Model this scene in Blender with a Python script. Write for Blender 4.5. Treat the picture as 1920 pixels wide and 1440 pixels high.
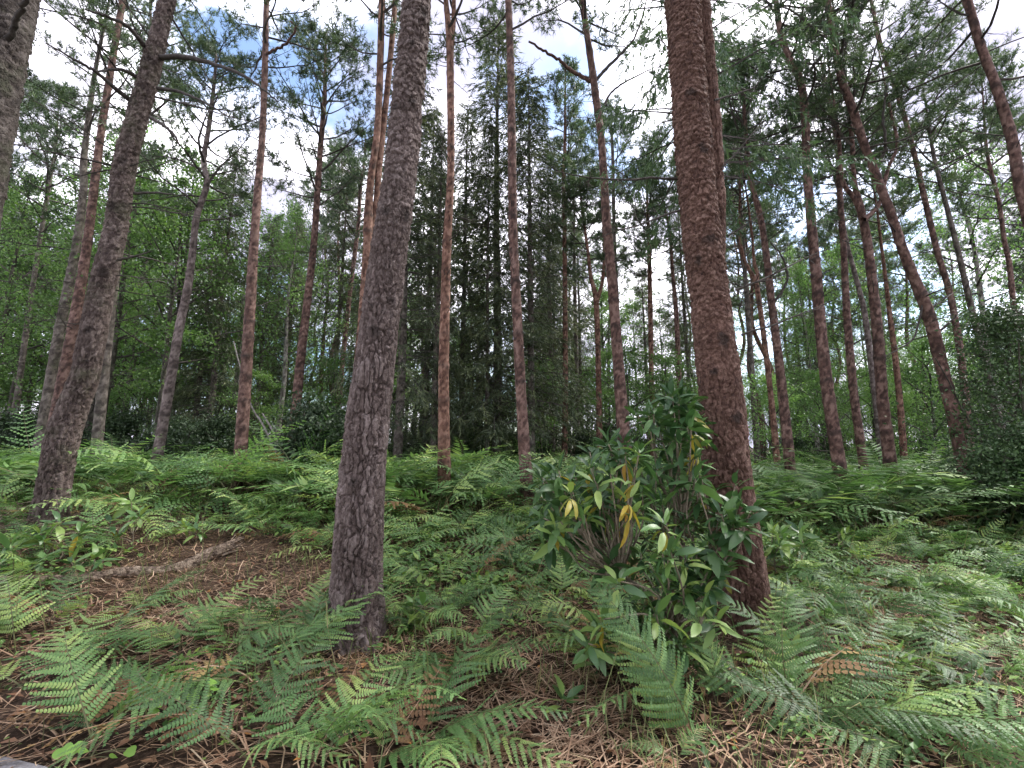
import bpy, math
import numpy as np
from mathutils import Matrix, Vector

for _o in list(bpy.data.objects):
    bpy.data.objects.remove(_o, do_unlink=True)
scene = bpy.context.scene
COL = scene.collection
R = math.radians

# ---------------------------------------------------------------- camera
CAM_Z, PITCH, FPX = 1.5, R(9.0), 830.0          # FPX: focal length in pixels of a 1920 px wide picture
cam_data = bpy.data.cameras.new('camera')
cam_data.sensor_width = 36.0
cam_data.lens = 36.0 * FPX / 1920.0
cam_data.clip_start, cam_data.clip_end = 0.05, 600.0
cam = bpy.data.objects.new('camera', cam_data)
cam.location = (0, 0, CAM_Z)
cam.rotation_euler = (R(90) + PITCH, 0, 0)
COL.objects.link(cam)
scene.camera = cam

# ---------------------------------------------------------------- sky: broken bright cloud over blue
SUN_EL, SUN_AZ = R(52), R(60)                   # azimuth from +Y towards +X
world = bpy.data.worlds.new('World')
scene.world = world
world.use_nodes = True
wn, wl = world.node_tree.nodes, world.node_tree.links
wn.clear()
w_out = wn.new('ShaderNodeOutputWorld')
w_bg = wn.new('ShaderNodeBackground')
w_bg.inputs['Strength'].default_value = 0.06
w_sky = wn.new('ShaderNodeTexSky')
w_sky.sky_type = 'NISHITA'
w_sky.sun_disc = False
w_sky.sun_elevation, w_sky.sun_rotation = SUN_EL, SUN_AZ
w_tc = wn.new('ShaderNodeTexCoord')
w_map = wn.new('ShaderNodeMapping')
w_map.inputs['Location'].default_value = (3.8, -3.76, 4.51)
w_map.inputs['Rotation'].default_value = (0, 0, R(98))
w_map.inputs['Scale'].default_value = (1.0, 1.0, 1.5)
w_n = wn.new('ShaderNodeTexNoise')
w_n.inputs['Scale'].default_value = 2.6
w_n.inputs['Detail'].default_value = 7.0
w_n.inputs['Roughness'].default_value = 0.55
w_r = wn.new('ShaderNodeValToRGB')
w_r.color_ramp.elements[0].position, w_r.color_ramp.elements[0].color = 0.385, (0, 0, 0, 1)
w_r.color_ramp.elements[1].position, w_r.color_ramp.elements[1].color = 0.51, (1, 1, 1, 1)
w_n2 = wn.new('ShaderNodeTexNoise')
w_n2.inputs['Scale'].default_value = 3.1
w_n2.inputs['Detail'].default_value = 5.0
w_r2 = wn.new('ShaderNodeValToRGB')
w_r2.color_ramp.elements[0].position, w_r2.color_ramp.elements[0].color = 0.40, (2.7, 2.65, 3.4, 1)
w_r2.color_ramp.elements[1].position, w_r2.color_ramp.elements[1].color = 0.68, (15.0, 14.6, 15.6, 1)
w_mix = wn.new('ShaderNodeMixRGB')
wl.new(w_tc.outputs['Generated'], w_map.inputs['Vector'])
wl.new(w_map.outputs['Vector'], w_n.inputs['Vector'])
wl.new(w_map.outputs['Vector'], w_n2.inputs['Vector'])
wl.new(w_n.outputs['Fac'], w_r.inputs['Fac'])
wl.new(w_n2.outputs['Fac'], w_r2.inputs['Fac'])
wl.new(w_r.outputs['Color'], w_mix.inputs['Fac'])
wl.new(w_sky.outputs['Color'], w_mix.inputs['Color1'])
wl.new(w_r2.outputs['Color'], w_mix.inputs['Color2'])
wl.new(w_mix.outputs['Color'], w_bg.inputs['Color'])
wl.new(w_bg.outputs['Background'], w_out.inputs['Surface'])

sun_data = bpy.data.lights.new('sun', 'SUN')
sun_data.energy, sun_data.angle, sun_data.color = 1.5, R(20), (1.0, 0.96, 0.9)
sun = bpy.data.objects.new('sun', sun_data)
sun.rotation_euler = Vector((math.sin(SUN_AZ) * math.cos(SUN_EL), math.cos(SUN_AZ) * math.cos(SUN_EL),
                             math.sin(SUN_EL))).to_track_quat('Z', 'Y').to_euler()
sun.location = (20, 20, 40)
COL.objects.link(sun)

scene.view_settings.view_transform = 'Standard'
scene.view_settings.look = 'None'
scene.view_settings.gamma = 1.0
scene.view_settings.exposure = 2.65
scene.render.engine = 'CYCLES'
scene.cycles.max_bounces = 5
scene.cycles.diffuse_bounces = 3
scene.cycles.glossy_bounces = 2
scene.cycles.transmission_bounces = 3
scene.cycles.use_denoising = True
scene.cycles.use_adaptive_sampling = True
scene.cycles.adaptive_threshold = 0.02

# ---------------------------------------------------------------- helpers
rng = np.random.default_rng(7)
CP, SP = math.cos(PITCH), math.sin(PITCH)

def ray(px, py):
    u, v = (px - 960.0) / FPX, (720.0 - py) / FPX
    return np.array([u, CP - v * SP, SP + v * CP])

def at(px, py, y):
    """World point at depth y that lies in the direction of photo pixel px, py."""
    d = ray(px, py)
    return np.array([0, 0, CAM_Z]) + d * (y / d[1])

def project(p):
    q = np.asarray(p, float) - np.array([0, 0, CAM_Z])
    f = q[..., 1] * CP + q[..., 2] * SP
    up = -q[..., 1] * SP + q[..., 2] * CP
    return 960 + FPX * q[..., 0] / f, 720 - FPX * up / f

def smooth(a, b, x):
    t = np.clip((x - a) / (b - a), 0, 1)
    return t * t * (3 - 2 * t)

def hash3(i, j, k, seed=0):
    i = np.asarray(i, np.int64); j = np.asarray(j, np.int64); k = np.asarray(k, np.int64)
    h = (i * 374761393 + j * 668265263 + k * 2147483647 + seed * 1274126177) & 0xFFFFFFFF
    h = ((h ^ (h >> 13)) * 1103515245) & 0xFFFFFFFF
    h = ((h ^ (h >> 16)) * 2246822519) & 0xFFFFFFFF
    return ((h ^ (h >> 15)) & 0xFFFFFF) / float(0xFFFFFF)

def vnoise(p, seed=0):
    p = np.asarray(p, float)
    f = np.floor(p); t = p - f; t = t * t * (3 - 2 * t); f = f.astype(np.int64)
    r = 0
    for a in (0, 1):
        for b in (0, 1):
            for c in (0, 1):
                w = (t[:, 0] if a else 1 - t[:, 0]) * (t[:, 1] if b else 1 - t[:, 1]) * (t[:, 2] if c else 1 - t[:, 2])
                r = r + w * hash3(f[:, 0] + a, f[:, 1] + b, f[:, 2] + c, seed)
    return r

def fbm(p, octaves=3, seed=0):
    p = np.asarray(p, float); r, a, s = 0, 0.5, 0
    for o in range(octaves):
        r = r + a * vnoise(p, seed + o); s += a; p = p * 2.03 + 11.3; a *= 0.5
    return r / s

def worley(p, seed=0):
    """distance to nearest cell point, gap to the second one, random value of the cell, offset from the cell point"""
    f = np.floor(p).astype(np.int64); n = len(p)
    d1 = np.full(n, 9.0); d2 = np.full(n, 9.0); cid = np.zeros(n); off = np.zeros((n, 3))
    for a in (-1, 0, 1):
        for b in (-1, 0, 1):
            for c in (-1, 0, 1):
                i, j, k = f[:, 0] + a, f[:, 1] + b, f[:, 2] + c
                q = np.stack([i + hash3(i, j, k, seed + 1), j + hash3(i, j, k, seed + 2), k + hash3(i, j, k, seed + 3)], 1)
                v = p - q; d = np.sqrt((v * v).sum(1))
                m = d < d1
                d2 = np.where(m, d1, np.minimum(d2, d))
                cid = np.where(m, hash3(i, j, k, seed + 4), cid)
                off[m] = v[m]
                d1 = np.where(m, d, d1)
    return d1, d2 - d1, cid, off

def ground_z(x, y):
    x = np.asarray(x, float); y = np.asarray(y, float)
    z = 0.05 * np.clip(y, -4, 8) + 0.25 * smooth(4, 11, y) - 0.02 * np.clip(x, -6, 6)
    z = z + 0.27 * np.exp(-(((x + 6.2) / 2.3) ** 2 + ((y - 6.3) / 1.7) ** 2))
    p = np.stack([x.ravel() * 0.9, y.ravel() * 0.9, np.zeros(x.size)], 1)
    z = z + ((fbm(p, 3, 5) - 0.5) * 0.16).reshape(x.shape)
    q = np.stack([x.ravel() * 5.0, y.ravel() * 5.0, np.zeros(x.size)], 1)
    z = z + 1.6 * smooth(15, 40, y)
    return z + ((fbm(q, 2, 9) - 0.5) * 0.05).reshape(x.shape)

def gz(x, y):
    return float(ground_z(np.array([x]), np.array([y]))[0])

def ground_at(px, py):
    """point of the ground seen at a photo pixel"""
    d = ray(px, py); o = np.array([0, 0, CAM_Z])
    t = np.linspace(1.5, 40, 1500)
    p = o + d[None] * t[:, None]
    k = np.argmax(p[:, 2] < ground_z(p[:, 0], p[:, 1]))
    return p[k] if k else p[-1]

class MB:
    """collects triangles and quads and builds ONE mesh"""
    def __init__(self):
        self.v, self.f, self.t, self.n, self.k = [], [], [], 0, []
    def add(self, V, F, mat=0, tint=0.5, knot=0.0):
        V = np.asarray(V, float).reshape(-1, 3); F = np.asarray(F, np.int64)
        self.v.append(V); self.f.append((F + self.n, mat))
        self.t.append(np.broadcast_to(np.asarray(tint, float), (len(V),)))
        self.k.append(np.broadcast_to(np.asarray(knot, float), (len(V),)))
        self.n += len(V)
    def mesh(self, name, mats, smooth_=False):
        V = np.concatenate(self.v); T = np.concatenate(self.t); K = np.concatenate(self.k)
        loops = np.concatenate([F.ravel() for F, m in self.f])
        sizes = np.concatenate([np.full(len(F), F.shape[1]) for F, m in self.f])
        mi = np.concatenate([np.full(len(F), m) for F, m in self.f])
        starts = np.concatenate([[0], np.cumsum(sizes)[:-1]])
        me = bpy.data.meshes.new(name)
        me.vertices.add(len(V)); me.vertices.foreach_set('co', V.astype(np.float32).ravel())
        me.loops.add(len(loops)); me.loops.foreach_set('vertex_index', loops.astype(np.int32))
        me.polygons.add(len(sizes)); me.polygons.foreach_set('loop_start', starts.astype(np.int32))
        me.update(calc_edges=True)
        me.polygons.foreach_set('material_index', mi.astype(np.int32))
        me.polygons.foreach_set('use_smooth', np.full(len(sizes), bool(smooth_)))
        a = me.attributes.new('tint', 'FLOAT', 'POINT'); a.data.foreach_set('value', T.astype(np.float32))
        a = me.attributes.new('knot', 'FLOAT', 'POINT'); a.data.foreach_set('value', K.astype(np.float32))
        for m in (mats if isinstance(mats, (list, tuple)) else [mats]):
            me.materials.append(m)
        me.update()
        return me

def obj(name, mesh, parent=None, loc=(0, 0, 0), rot=(0, 0, 0), scale=(1, 1, 1)):
    o = bpy.data.objects.new(name, mesh)
    COL.objects.link(o)
    o.location, o.rotation_euler, o.scale = loc, rot, scale
    if parent is not None:
        o.parent = parent
    return o

def obj_m(name, mesh, parent, M):
    o = bpy.data.objects.new(name, mesh)
    COL.objects.link(o)
    o.parent = parent
    o.matrix_basis = M
    return o

def tag(o, label=None, cat=None, group=None, kind=None):
    if label:
        if len(label.split()) > 16: label = label.replace('loose ', '').replace('just ', '')
        o['label'] = label
    if cat: o['category'] = cat
    if group: o['group'] = group
    if kind: o['kind'] = kind
    return o

def empty(name, loc):
    o = bpy.data.objects.new(name, None)
    o.empty_display_size = 0.2
    o.location = loc
    COL.objects.link(o)
    return o

def unit(v):
    v = np.asarray(v, float)
    return v / np.maximum(np.linalg.norm(v, axis=-1, keepdims=True), 1e-9)

def basis(d, up=None, roll=None):
    """rotation matrices (n,3,3) whose third column is d"""
    d = unit(d); n = len(d)
    if up is None:
        up = rng.normal(size=(n, 3))
    x = unit(np.cross(np.broadcast_to(up, d.shape), d))
    y = np.cross(d, x)
    return np.stack([x, y, d], 2)

def scatter(mb, tv, tf, pos, rot, scl, mat=0, tint=None, tt=None):
    """copies of a template into one mesh"""
    n, k = len(pos), len(tv)
    if n == 0: return
    scl = np.asarray(scl, float)
    tvs = tv[None] * (scl[:, None, None] if scl.ndim == 1 else scl[:, None, :])
    V = np.einsum('nij,nkj->nki', rot, tvs) + pos[:, None]
    F = tf[None] + (np.arange(n) * k)[:, None, None]
    t = np.full(n, 0.5) if tint is None else tint
    t = np.repeat(t, k)
    if tt is not None: t = t + np.tile(tt, n)
    mb.add(V.reshape(-1, 3), F.reshape(-1, tf.shape[1]), mat, t)

def tube(mb, pts, rad, nseg=5, mat=0, tint=0.5, cap=True):
    pts = np.asarray(pts, float); rad = np.asarray(rad, float); n = len(pts)
    T = unit(np.gradient(pts, axis=0))
    ref = np.array([0, 0, 1.0]) if abs(T[n // 2, 2]) < 0.8 else np.array([1.0, 0, 0])
    X = unit(np.cross(np.broadcast_to(ref, T.shape), T)); Y = np.cross(T, X)
    a = np.arange(nseg) * 2 * math.pi / nseg
    V = pts[:, None] + rad[:, None, None] * (np.cos(a)[None, :, None] * X[:, None] + np.sin(a)[None, :, None] * Y[:, None])
    i, j = np.meshgrid(np.arange(n - 1), np.arange(nseg), indexing='ij')
    j2 = (j + 1) % nseg
    F = np.stack([i * nseg + j, i * nseg + j2, (i + 1) * nseg + j2, (i + 1) * nseg + j], -1).reshape(-1, 4)
    mb.add(V.reshape(-1, 3), F, mat, tint)

def resample(P, t):
    """Catmull-Rom through the rows of P at parameters t in [0, len-1]"""
    P = np.asarray(P, float); n = len(P)
    i = np.clip(np.floor(t).astype(int), 0, n - 2); u = (t - i)[:, None]
    g = lambda k: P[np.clip(k, 0, n - 1)]
    p0, p1, p2, p3 = g(i - 1), g(i), g(i + 1), g(i + 2)
    return 0.5 * (2 * p1 + (p2 - p0) * u + (2 * p0 - 5 * p1 + 4 * p2 - p3) * u ** 2 + (3 * p1 - p0 - 3 * p2 + p3) * u ** 3)

# ---------------------------------------------------------------- materials
def nodes(name):
    m = bpy.data.materials.new(name); m.use_nodes = True
    t = m.node_tree; t.nodes.clear()
    return m, t.nodes, t.links

def ramp(N, L, fac, stops):
    r = N.new('ShaderNodeValToRGB'); e = r.color_ramp.elements
    while len(e) < len(stops): e.new(0.5)
    for k, (p, c) in enumerate(stops):
        e[k].position = p; e[k].color = (*c, 1)
    L.new(fac, r.inputs['Fac'])
    return r.outputs['Color']

def math_n(N, L, op, a, b):
    m = N.new('ShaderNodeMath'); m.operation = op
    for k, x in enumerate((a, b)):
        if hasattr(x, 'links'): L.new(x, m.inputs[k])
        else: m.inputs[k].default_value = x
    return m.outputs[0]

def noise(N, L, scale, detail=4, rough=0.55, vec=None):
    n = N.new('ShaderNodeTexNoise'); n.inputs['Scale'].default_value = scale
    n.inputs['Detail'].default_value = detail; n.inputs['Roughness'].default_value = rough
    if vec is None:
        tc = N.new('ShaderNodeTexCoord'); vec = tc.outputs['Object']
    L.new(vec, n.inputs['Vector'])
    return n.outputs['Fac']

def attr(N, name):
    a = N.new('ShaderNodeAttribute'); a.attribute_name = name
    return a.outputs['Fac']

def bark_mat(name, cols, moss=0.0, bump=0.35, fine=55.0, knotcol=(0.03, 0.023, 0.02), rough=0.9, cells=30.0, stretch=0.6, speck=0.32):
    """bark: every plate has its own colour (attribute tint), knots are dark scars (attribute knot)"""
    m, N, L = nodes(name)
    out = N.new('ShaderNodeOutputMaterial'); b = N.new('ShaderNodeBsdfPrincipled')
    b.inputs['Roughness'].default_value = rough; b.inputs['Specular IOR Level'].default_value = 0.25
    n1 = noise(N, L, fine, 5, 0.65)
    n2 = noise(N, L, 5.0, 4)
    f = math_n(N, L, 'ADD', math_n(N, L, 'MULTIPLY', attr(N, 'tint'), 0.55), math_n(N, L, 'MULTIPLY', n1, 0.30))
    f = math_n(N, L, 'ADD', f, math_n(N, L, 'MULTIPLY', n2, 0.18))
    tc = N.new('ShaderNodeTexCoord'); mp = N.new('ShaderNodeMapping'); mp.inputs['Scale'].default_value = (1, 1, stretch)
    L.new(tc.outputs['Object'], mp.inputs['Vector'])
    fk = N.new('ShaderNodeTexVoronoi'); fk.inputs['Scale'].default_value = cells * 0.75; L.new(mp.outputs[0], fk.inputs['Vector'])
    sp = N.new('ShaderNodeSeparateColor'); L.new(fk.outputs['Color'], sp.inputs[0])
    f = math_n(N, L, 'ADD', f, math_n(N, L, 'MULTIPLY', math_n(N, L, 'SUBTRACT', sp.outputs[0], 0.5), speck))
    c = ramp(N, L, f, [(0.22, cols[0]), (0.5, cols[1]), (0.78, cols[2])])
    n4 = noise(N, L, 2.3, 5, 0.65)
    mp4 = N.new('ShaderNodeMixRGB'); mp4.blend_type = 'MULTIPLY'; mp4.inputs[0].default_value = 1.0
    L.new(c, mp4.inputs[1]); L.new(ramp(N, L, n4, [(0.30, (0.66, 0.64, 0.62)), (0.52, (1.0, 1.0, 1.0)), (0.72, (1.38, 1.40, 1.42))]), mp4.inputs[2]); c = mp4.outputs[0]
    if moss > 0:
        mx = N.new('ShaderNodeMixRGB'); L.new(c, mx.inputs[1]); mx.inputs[2].default_value = (0.055, 0.085, 0.03, 1)
        n3 = noise(N, L, 3.0, 6, 0.7)
        L.new(math_n(N, L, 'MULTIPLY', ramp(N, L, n3, [(0.5, (0, 0, 0)), (0.72, (1, 1, 1))]), moss), mx.inputs[0])
        c = mx.outputs[0]
    mk = N.new('ShaderNodeMixRGB'); L.new(attr(N, 'knot'), mk.inputs[0]); L.new(c, mk.inputs[1]); mk.inputs[2].default_value = (*knotcol, 1)
    L.new(mk.outputs[0], b.inputs['Base Color'])
    bp = N.new('ShaderNodeBump'); bp.inputs['Strength'].default_value = bump; bp.inputs['Distance'].default_value = 0.012
    tc = N.new('ShaderNodeTexCoord'); mp = N.new('ShaderNodeMapping'); mp.inputs['Scale'].default_value = (1, 1, stretch)
    wv = N.new('ShaderNodeTexNoise'); wv.inputs['Scale'].default_value = 18.0; L.new(tc.outputs['Object'], wv.inputs['Vector'])
    ad = N.new('ShaderNodeMixRGB'); ad.blend_type = 'ADD'; ad.inputs[0].default_value = 0.06
    L.new(tc.outputs['Object'], ad.inputs[1]); L.new(wv.outputs['Color'], ad.inputs[2]); L.new(ad.outputs[0], mp.inputs['Vector'])
    vo = N.new('ShaderNodeTexVoronoi'); vo.feature = 'DISTANCE_TO_EDGE'; vo.inputs['Scale'].default_value = cells
    L.new(mp.outputs[0], vo.inputs['Vector'])
    cr = ramp(N, L, vo.outputs['Distance'], [(0.0, (0, 0, 0)), (0.13, (1, 1, 1))])
    hh = math_n(N, L, 'ADD', math_n(N, L, 'MULTIPLY', n1, 0.7), cr)
    L.new(hh, bp.inputs['Height']); L.new(bp.outputs[0], b.inputs['Normal'])
    L.new(b.outputs[0], out.inputs[0])
    return m

def leaf_mat(name, stops, rough=0.5, spec=0.4, trans=0.25, var=0.25, trans_gain=1.3):
    """leaf: colour by attribute tint and by the plant (Object Info random), part of the light passes through"""
    m, N, L = nodes(name)
    out = N.new('ShaderNodeOutputMaterial'); b = N.new('ShaderNodeBsdfPrincipled')
    b.inputs['Roughness'].default_value = rough; b.inputs['Specular IOR Level'].default_value = spec
    oi = N.new('ShaderNodeObjectInfo')
    f = math_n(N, L, 'ADD', attr(N, 'tint'), math_n(N, L, 'MULTIPLY', math_n(N, L, 'SUBTRACT', oi.outputs['Random'], 0.5), var))
    c = ramp(N, L, f, stops)
    L.new(c, b.inputs['Base Color'])
    tr = N.new('ShaderNodeBsdfTranslucent')
    g = N.new('ShaderNodeMixRGB'); g.blend_type = 'MULTIPLY'; g.inputs[0].default_value = 1.0
    L.new(c, g.inputs[1]); g.inputs[2].default_value = (trans_gain, trans_gain * 1.05, trans_gain * 0.7, 1)
    L.new(g.outputs[0], tr.inputs['Color'])
    mx = N.new('ShaderNodeMixShader'); mx.inputs[0].default_value = trans
    L.new(b.outputs[0], mx.inputs[1]); L.new(tr.outputs[0], mx.inputs[2]); L.new(mx.outputs[0], out.inputs[0])
    return m

M_BARK_LILAC = bark_mat('bark_lilac_grey', cells=42.0, stretch=0.5, speck=0.12, cols= [(0.044, 0.031, 0.028), (0.110, 0.082, 0.074), (0.225, 0.182, 0.170)], bump=0.5)
M_BARK_RUST = bark_mat('bark_rust_brown', cells=45.0, stretch=1.3, speck=0.2, cols= [(0.042, 0.023, 0.018), (0.112, 0.062, 0.047), (0.215, 0.138, 0.108)], bump=0.5)
M_BARK_DARK = bark_mat('bark_dark_grey', [(0.042, 0.030, 0.028), (0.092, 0.068, 0.060), (0.185, 0.148, 0.133)], moss=0.35, bump=0.5)
M_BARK_EDGE = bark_mat('bark_deep_grey', [(0.023, 0.018, 0.016), (0.050, 0.040, 0.035), (0.100, 0.085, 0.078)], moss=0.35, bump=0.5)
M_BARK_RED = bark_mat('bark_red_pine', [(0.042, 0.025, 0.021), (0.112, 0.064, 0.052), (0.21, 0.135, 0.112)], fine=30)
M_BARK_ORANGE = bark_mat('bark_orange_pine', [(0.055, 0.028, 0.020), (0.145, 0.076, 0.054), (0.25, 0.15, 0.112)], fine=30)
M_BARK_PALE = bark_mat('bark_pale_pine', [(0.06, 0.046, 0.042), (0.135, 0.105, 0.098), (0.22, 0.18, 0.168)], fine=30)
M_BARK_SPRUCE = bark_mat('bark_spruce', [(0.05, 0.042, 0.036), (0.105, 0.088, 0.075), (0.18, 0.155, 0.135)], moss=0.3, fine=30)
M_BARK_BROAD = bark_mat('bark_broadleaf', [(0.03, 0.027, 0.022), (0.065, 0.058, 0.046), (0.13, 0.12, 0.10)], moss=0.4, fine=25)
M_BARK_BIRCH = bark_mat('bark_birch', [(0.06, 0.055, 0.05), (0.22, 0.20, 0.18), (0.36, 0.34, 0.31)], fine=12)
M_TWIG = bark_mat('dead_branch_wood', [(0.035, 0.03, 0.027), (0.065, 0.056, 0.05), (0.11, 0.098, 0.09)], fine=40, bump=0.2)
M_STEM = bark_mat('rhododendron_stem_bark', [(0.09, 0.075, 0.05), (0.20, 0.165, 0.12), (0.30, 0.25, 0.19)], fine=60, bump=0.3)
M_LOG = bark_mat('rotten_log_wood', [(0.06, 0.043, 0.032), (0.16, 0.118, 0.088), (0.32, 0.255, 0.19)], moss=0.5, fine=45, bump=0.6)
M_NEEDLE = leaf_mat('pine_needles', [(0.0, (0.028, 0.052, 0.026)), (0.5, (0.062, 0.102, 0.05)), (1.0, (0.115, 0.165, 0.075))], rough=0.5, trans=0.25)
M_SPRUCE = leaf_mat('spruce_needles', [(0.0, (0.035, 0.05, 0.026)), (0.5, (0.07, 0.095, 0.046)), (1.0, (0.13, 0.15, 0.065))], rough=0.55, trans=0.2)
M_LARCH = leaf_mat('larch_needles', [(0.0, (0.03, 0.06, 0.03)), (0.5, (0.06, 0.11, 0.05)), (1.0, (0.10, 0.16, 0.07))], rough=0.55, trans=0.25)
M_BROAD = leaf_mat('broadleaf_leaves', [(0.0, (0.03, 0.065, 0.018)), (0.5, (0.078, 0.155, 0.042)), (1.0, (0.165, 0.265, 0.07))], rough=0.5, trans=0.4)
M_BIRCHLEAF = leaf_mat('birch_leaves', [(0.0, (0.045, 0.10, 0.03)), (0.5, (0.12, 0.225, 0.07)), (1.0, (0.21, 0.33, 0.11))], rough=0.5, trans=0.45)
M_HOLLY = leaf_mat('holly_leaves', [(0.0, (0.02, 0.045, 0.016)), (0.5, (0.045, 0.085, 0.032)), (1.0, (0.085, 0.14, 0.05))], rough=0.5, spec=0.3, trans=0.1)
M_DEADFERN = leaf_mat('dead_fern_frond', [(0.0, (0.10, 0.055, 0.028)), (0.5, (0.22, 0.135, 0.065)), (1.0, (0.33, 0.25, 0.10))], rough=0.7, spec=0.2, trans=0.2, var=0.6)
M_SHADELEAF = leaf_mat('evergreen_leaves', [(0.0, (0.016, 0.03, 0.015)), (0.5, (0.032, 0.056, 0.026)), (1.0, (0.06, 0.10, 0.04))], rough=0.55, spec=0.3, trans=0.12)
M_FERN = leaf_mat('fern_green', [(0.0, (0.038, 0.08, 0.024)), (0.3, (0.085, 0.17, 0.055)), (0.65, (0.155, 0.27, 0.09)), (1.0, (0.31, 0.40, 0.12))], rough=0.48, spec=0.38, trans=0.32, var=0.8)
M_FERN_STALK = leaf_mat('fern_stalk', [(0.0, (0.07, 0.08, 0.03)), (1.0, (0.14, 0.13, 0.055))], trans=0.0)
M_RHODO = leaf_mat('rhododendron_leaf', [(0.0, (0.035, 0.085, 0.028)), (0.45, (0.095, 0.185, 0.05)), (1.0, (0.25, 0.34, 0.085))], rough=0.4, spec=0.45, trans=0.18, var=0.9)
M_YELLOW = leaf_mat('yellowed_leaf', [(0.0, (0.17, 0.19, 0.035)), (0.5, (0.40, 0.33, 0.045)), (1.0, (0.42, 0.25, 0.05))], rough=0.45, spec=0.4, trans=0.3, var=0.8)
M_LIME = leaf_mat('lime_round_leaf', [(0.0, (0.13, 0.26, 0.05)), (1.0, (0.25, 0.44, 0.09))], rough=0.5, trans=0.35)
M_COVER = leaf_mat('ground_cover_leaf', [(0.0, (0.025, 0.06, 0.018)), (0.5, (0.085, 0.175, 0.045)), (1.0, (0.20, 0.30, 0.07))], rough=0.5, trans=0.25)
M_GRASS = leaf_mat('grass_blade', [(0.0, (0.07, 0.10, 0.03)), (0.6, (0.12, 0.16, 0.05)), (1.0, (0.26, 0.23, 0.11))], rough=0.5, trans=0.25)
M_STRAW = leaf_mat('dead_bracken_straw', [(0.0, (0.13, 0.075, 0.046)), (0.4, (0.34, 0.22, 0.145)), (0.8, (0.52, 0.38, 0.26)), (1.0, (0.60, 0.50, 0.36))], rough=0.7, spec=0.2, trans=0.1)
M_DEADLEAF = leaf_mat('dead_leaf', [(0.0, (0.075, 0.038, 0.022)), (0.5, (0.20, 0.10, 0.055)), (0.85, (0.33, 0.20, 0.12)), (1.0, (0.45, 0.2, 0.05))], rough=0.6, spec=0.3, trans=0.1)

def ground_mat():
    m, N, L = nodes('forest_floor')
    out = N.new('ShaderNodeOutputMaterial'); b = N.new('ShaderNodeBsdfPrincipled')
    b.inputs['Roughness'].default_value = 0.95; b.inputs['Specular IOR Level'].default_value = 0.15
    n1 = noise(N, L, 26.0, 8, 0.7); n2 = noise(N, L, 0.9, 5, 0.6)
    f = math_n(N, L, 'ADD', math_n(N, L, 'MULTIPLY', n1, 0.7), math_n(N, L, 'MULTIPLY', n2, 0.3))
    c = ramp(N, L, f, [(0.34, (0.012, 0.008, 0.006)), (0.52, (0.05, 0.032, 0.022)), (0.70, (0.17, 0.112, 0.076))])  # soil colour darkened to imitate shade in the gaps between ferns
    L.new(c, b.inputs['Base Color'])
    bp = N.new('ShaderNodeBump'); bp.inputs['Strength'].default_value = 0.9; bp.inputs['Distance'].default_value = 0.03
    L.new(n1, bp.inputs['Height']); L.new(bp.outputs[0], b.inputs['Normal'])
    L.new(b.outputs[0], out.inputs[0])
    return m
M_GROUND = ground_mat()

def path_mat():
    m, N, L = nodes('gravel_path')
    out = N.new('ShaderNodeOutputMaterial'); b = N.new('ShaderNodeBsdfPrincipled')
    b.inputs['Roughness'].default_value = 0.9
    n1 = noise(N, L, 60.0, 6, 0.7)
    L.new(ramp(N, L, n1, [(0.3, (0.10, 0.095, 0.10)), (0.7, (0.26, 0.25, 0.26))]), b.inputs['Base Color'])
    bp = N.new('ShaderNodeBump'); bp.inputs['Strength'].default_value = 0.6; bp.inputs['Distance'].default_value = 0.01
    L.new(n1, bp.inputs['Height']); L.new(bp.outputs[0], b.inputs['Normal'])
    L.new(b.outputs[0], out.inputs[0])
    return m

# ---------------------------------------------------------------- ground and path
def grid_sheet(name, xs, ys, zf, mat):
    X, Y = np.meshgrid(xs, ys)
    Z = zf(X, Y)
    nx, ny = len(xs), len(ys)
    i, j = np.meshgrid(np.arange(ny - 1), np.arange(nx - 1), indexing='ij')
    F = np.stack([i * nx + j, i * nx + j + 1, (i + 1) * nx + j + 1, (i + 1) * nx + j], -1).reshape(-1, 4)
    mb = MB(); mb.add(np.stack([X, Y, Z], -1).reshape(-1, 3), F)
    return obj(name, mb.mesh(name, mat, True))

gx = np.concatenate([[-200, -120, -70, -40, -25], np.linspace(-16, 16, 200), [25, 40, 70, 120, 200]])
gy = np.concatenate([[-60, -30, -12], np.linspace(-4, 16, 170), [20, 26, 34, 48, 70, 110, 180]])
tag(grid_sheet('ground', gx, gy, ground_z, M_GROUND), kind='structure')

def path_z(X, Y):
    return ground_z(X, Y) + 0.03
px_ = np.linspace(-8, 8, 60)
XS = px_[None].repeat(14, 0)
edge = 1.62 - 0.26 * px_ + 0.03 * np.sin(px_ * 5)
YS = -1.5 + (edge + 1.5)[None] * np.linspace(0, 1, 14)[:, None]
mbp = MB()
i, j = np.meshgrid(np.arange(13), np.arange(59), indexing='ij')
mbp.add(np.stack([XS, YS, path_z(XS, YS)], -1).reshape(-1, 3),
        np.stack([i * 60 + j, i * 60 + j + 1, (i + 1) * 60 + j + 1, (i + 1) * 60 + j], -1).reshape(-1, 4))
tag(obj('path', mbp.mesh('path', path_mat(), True)), kind='structure')

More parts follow.
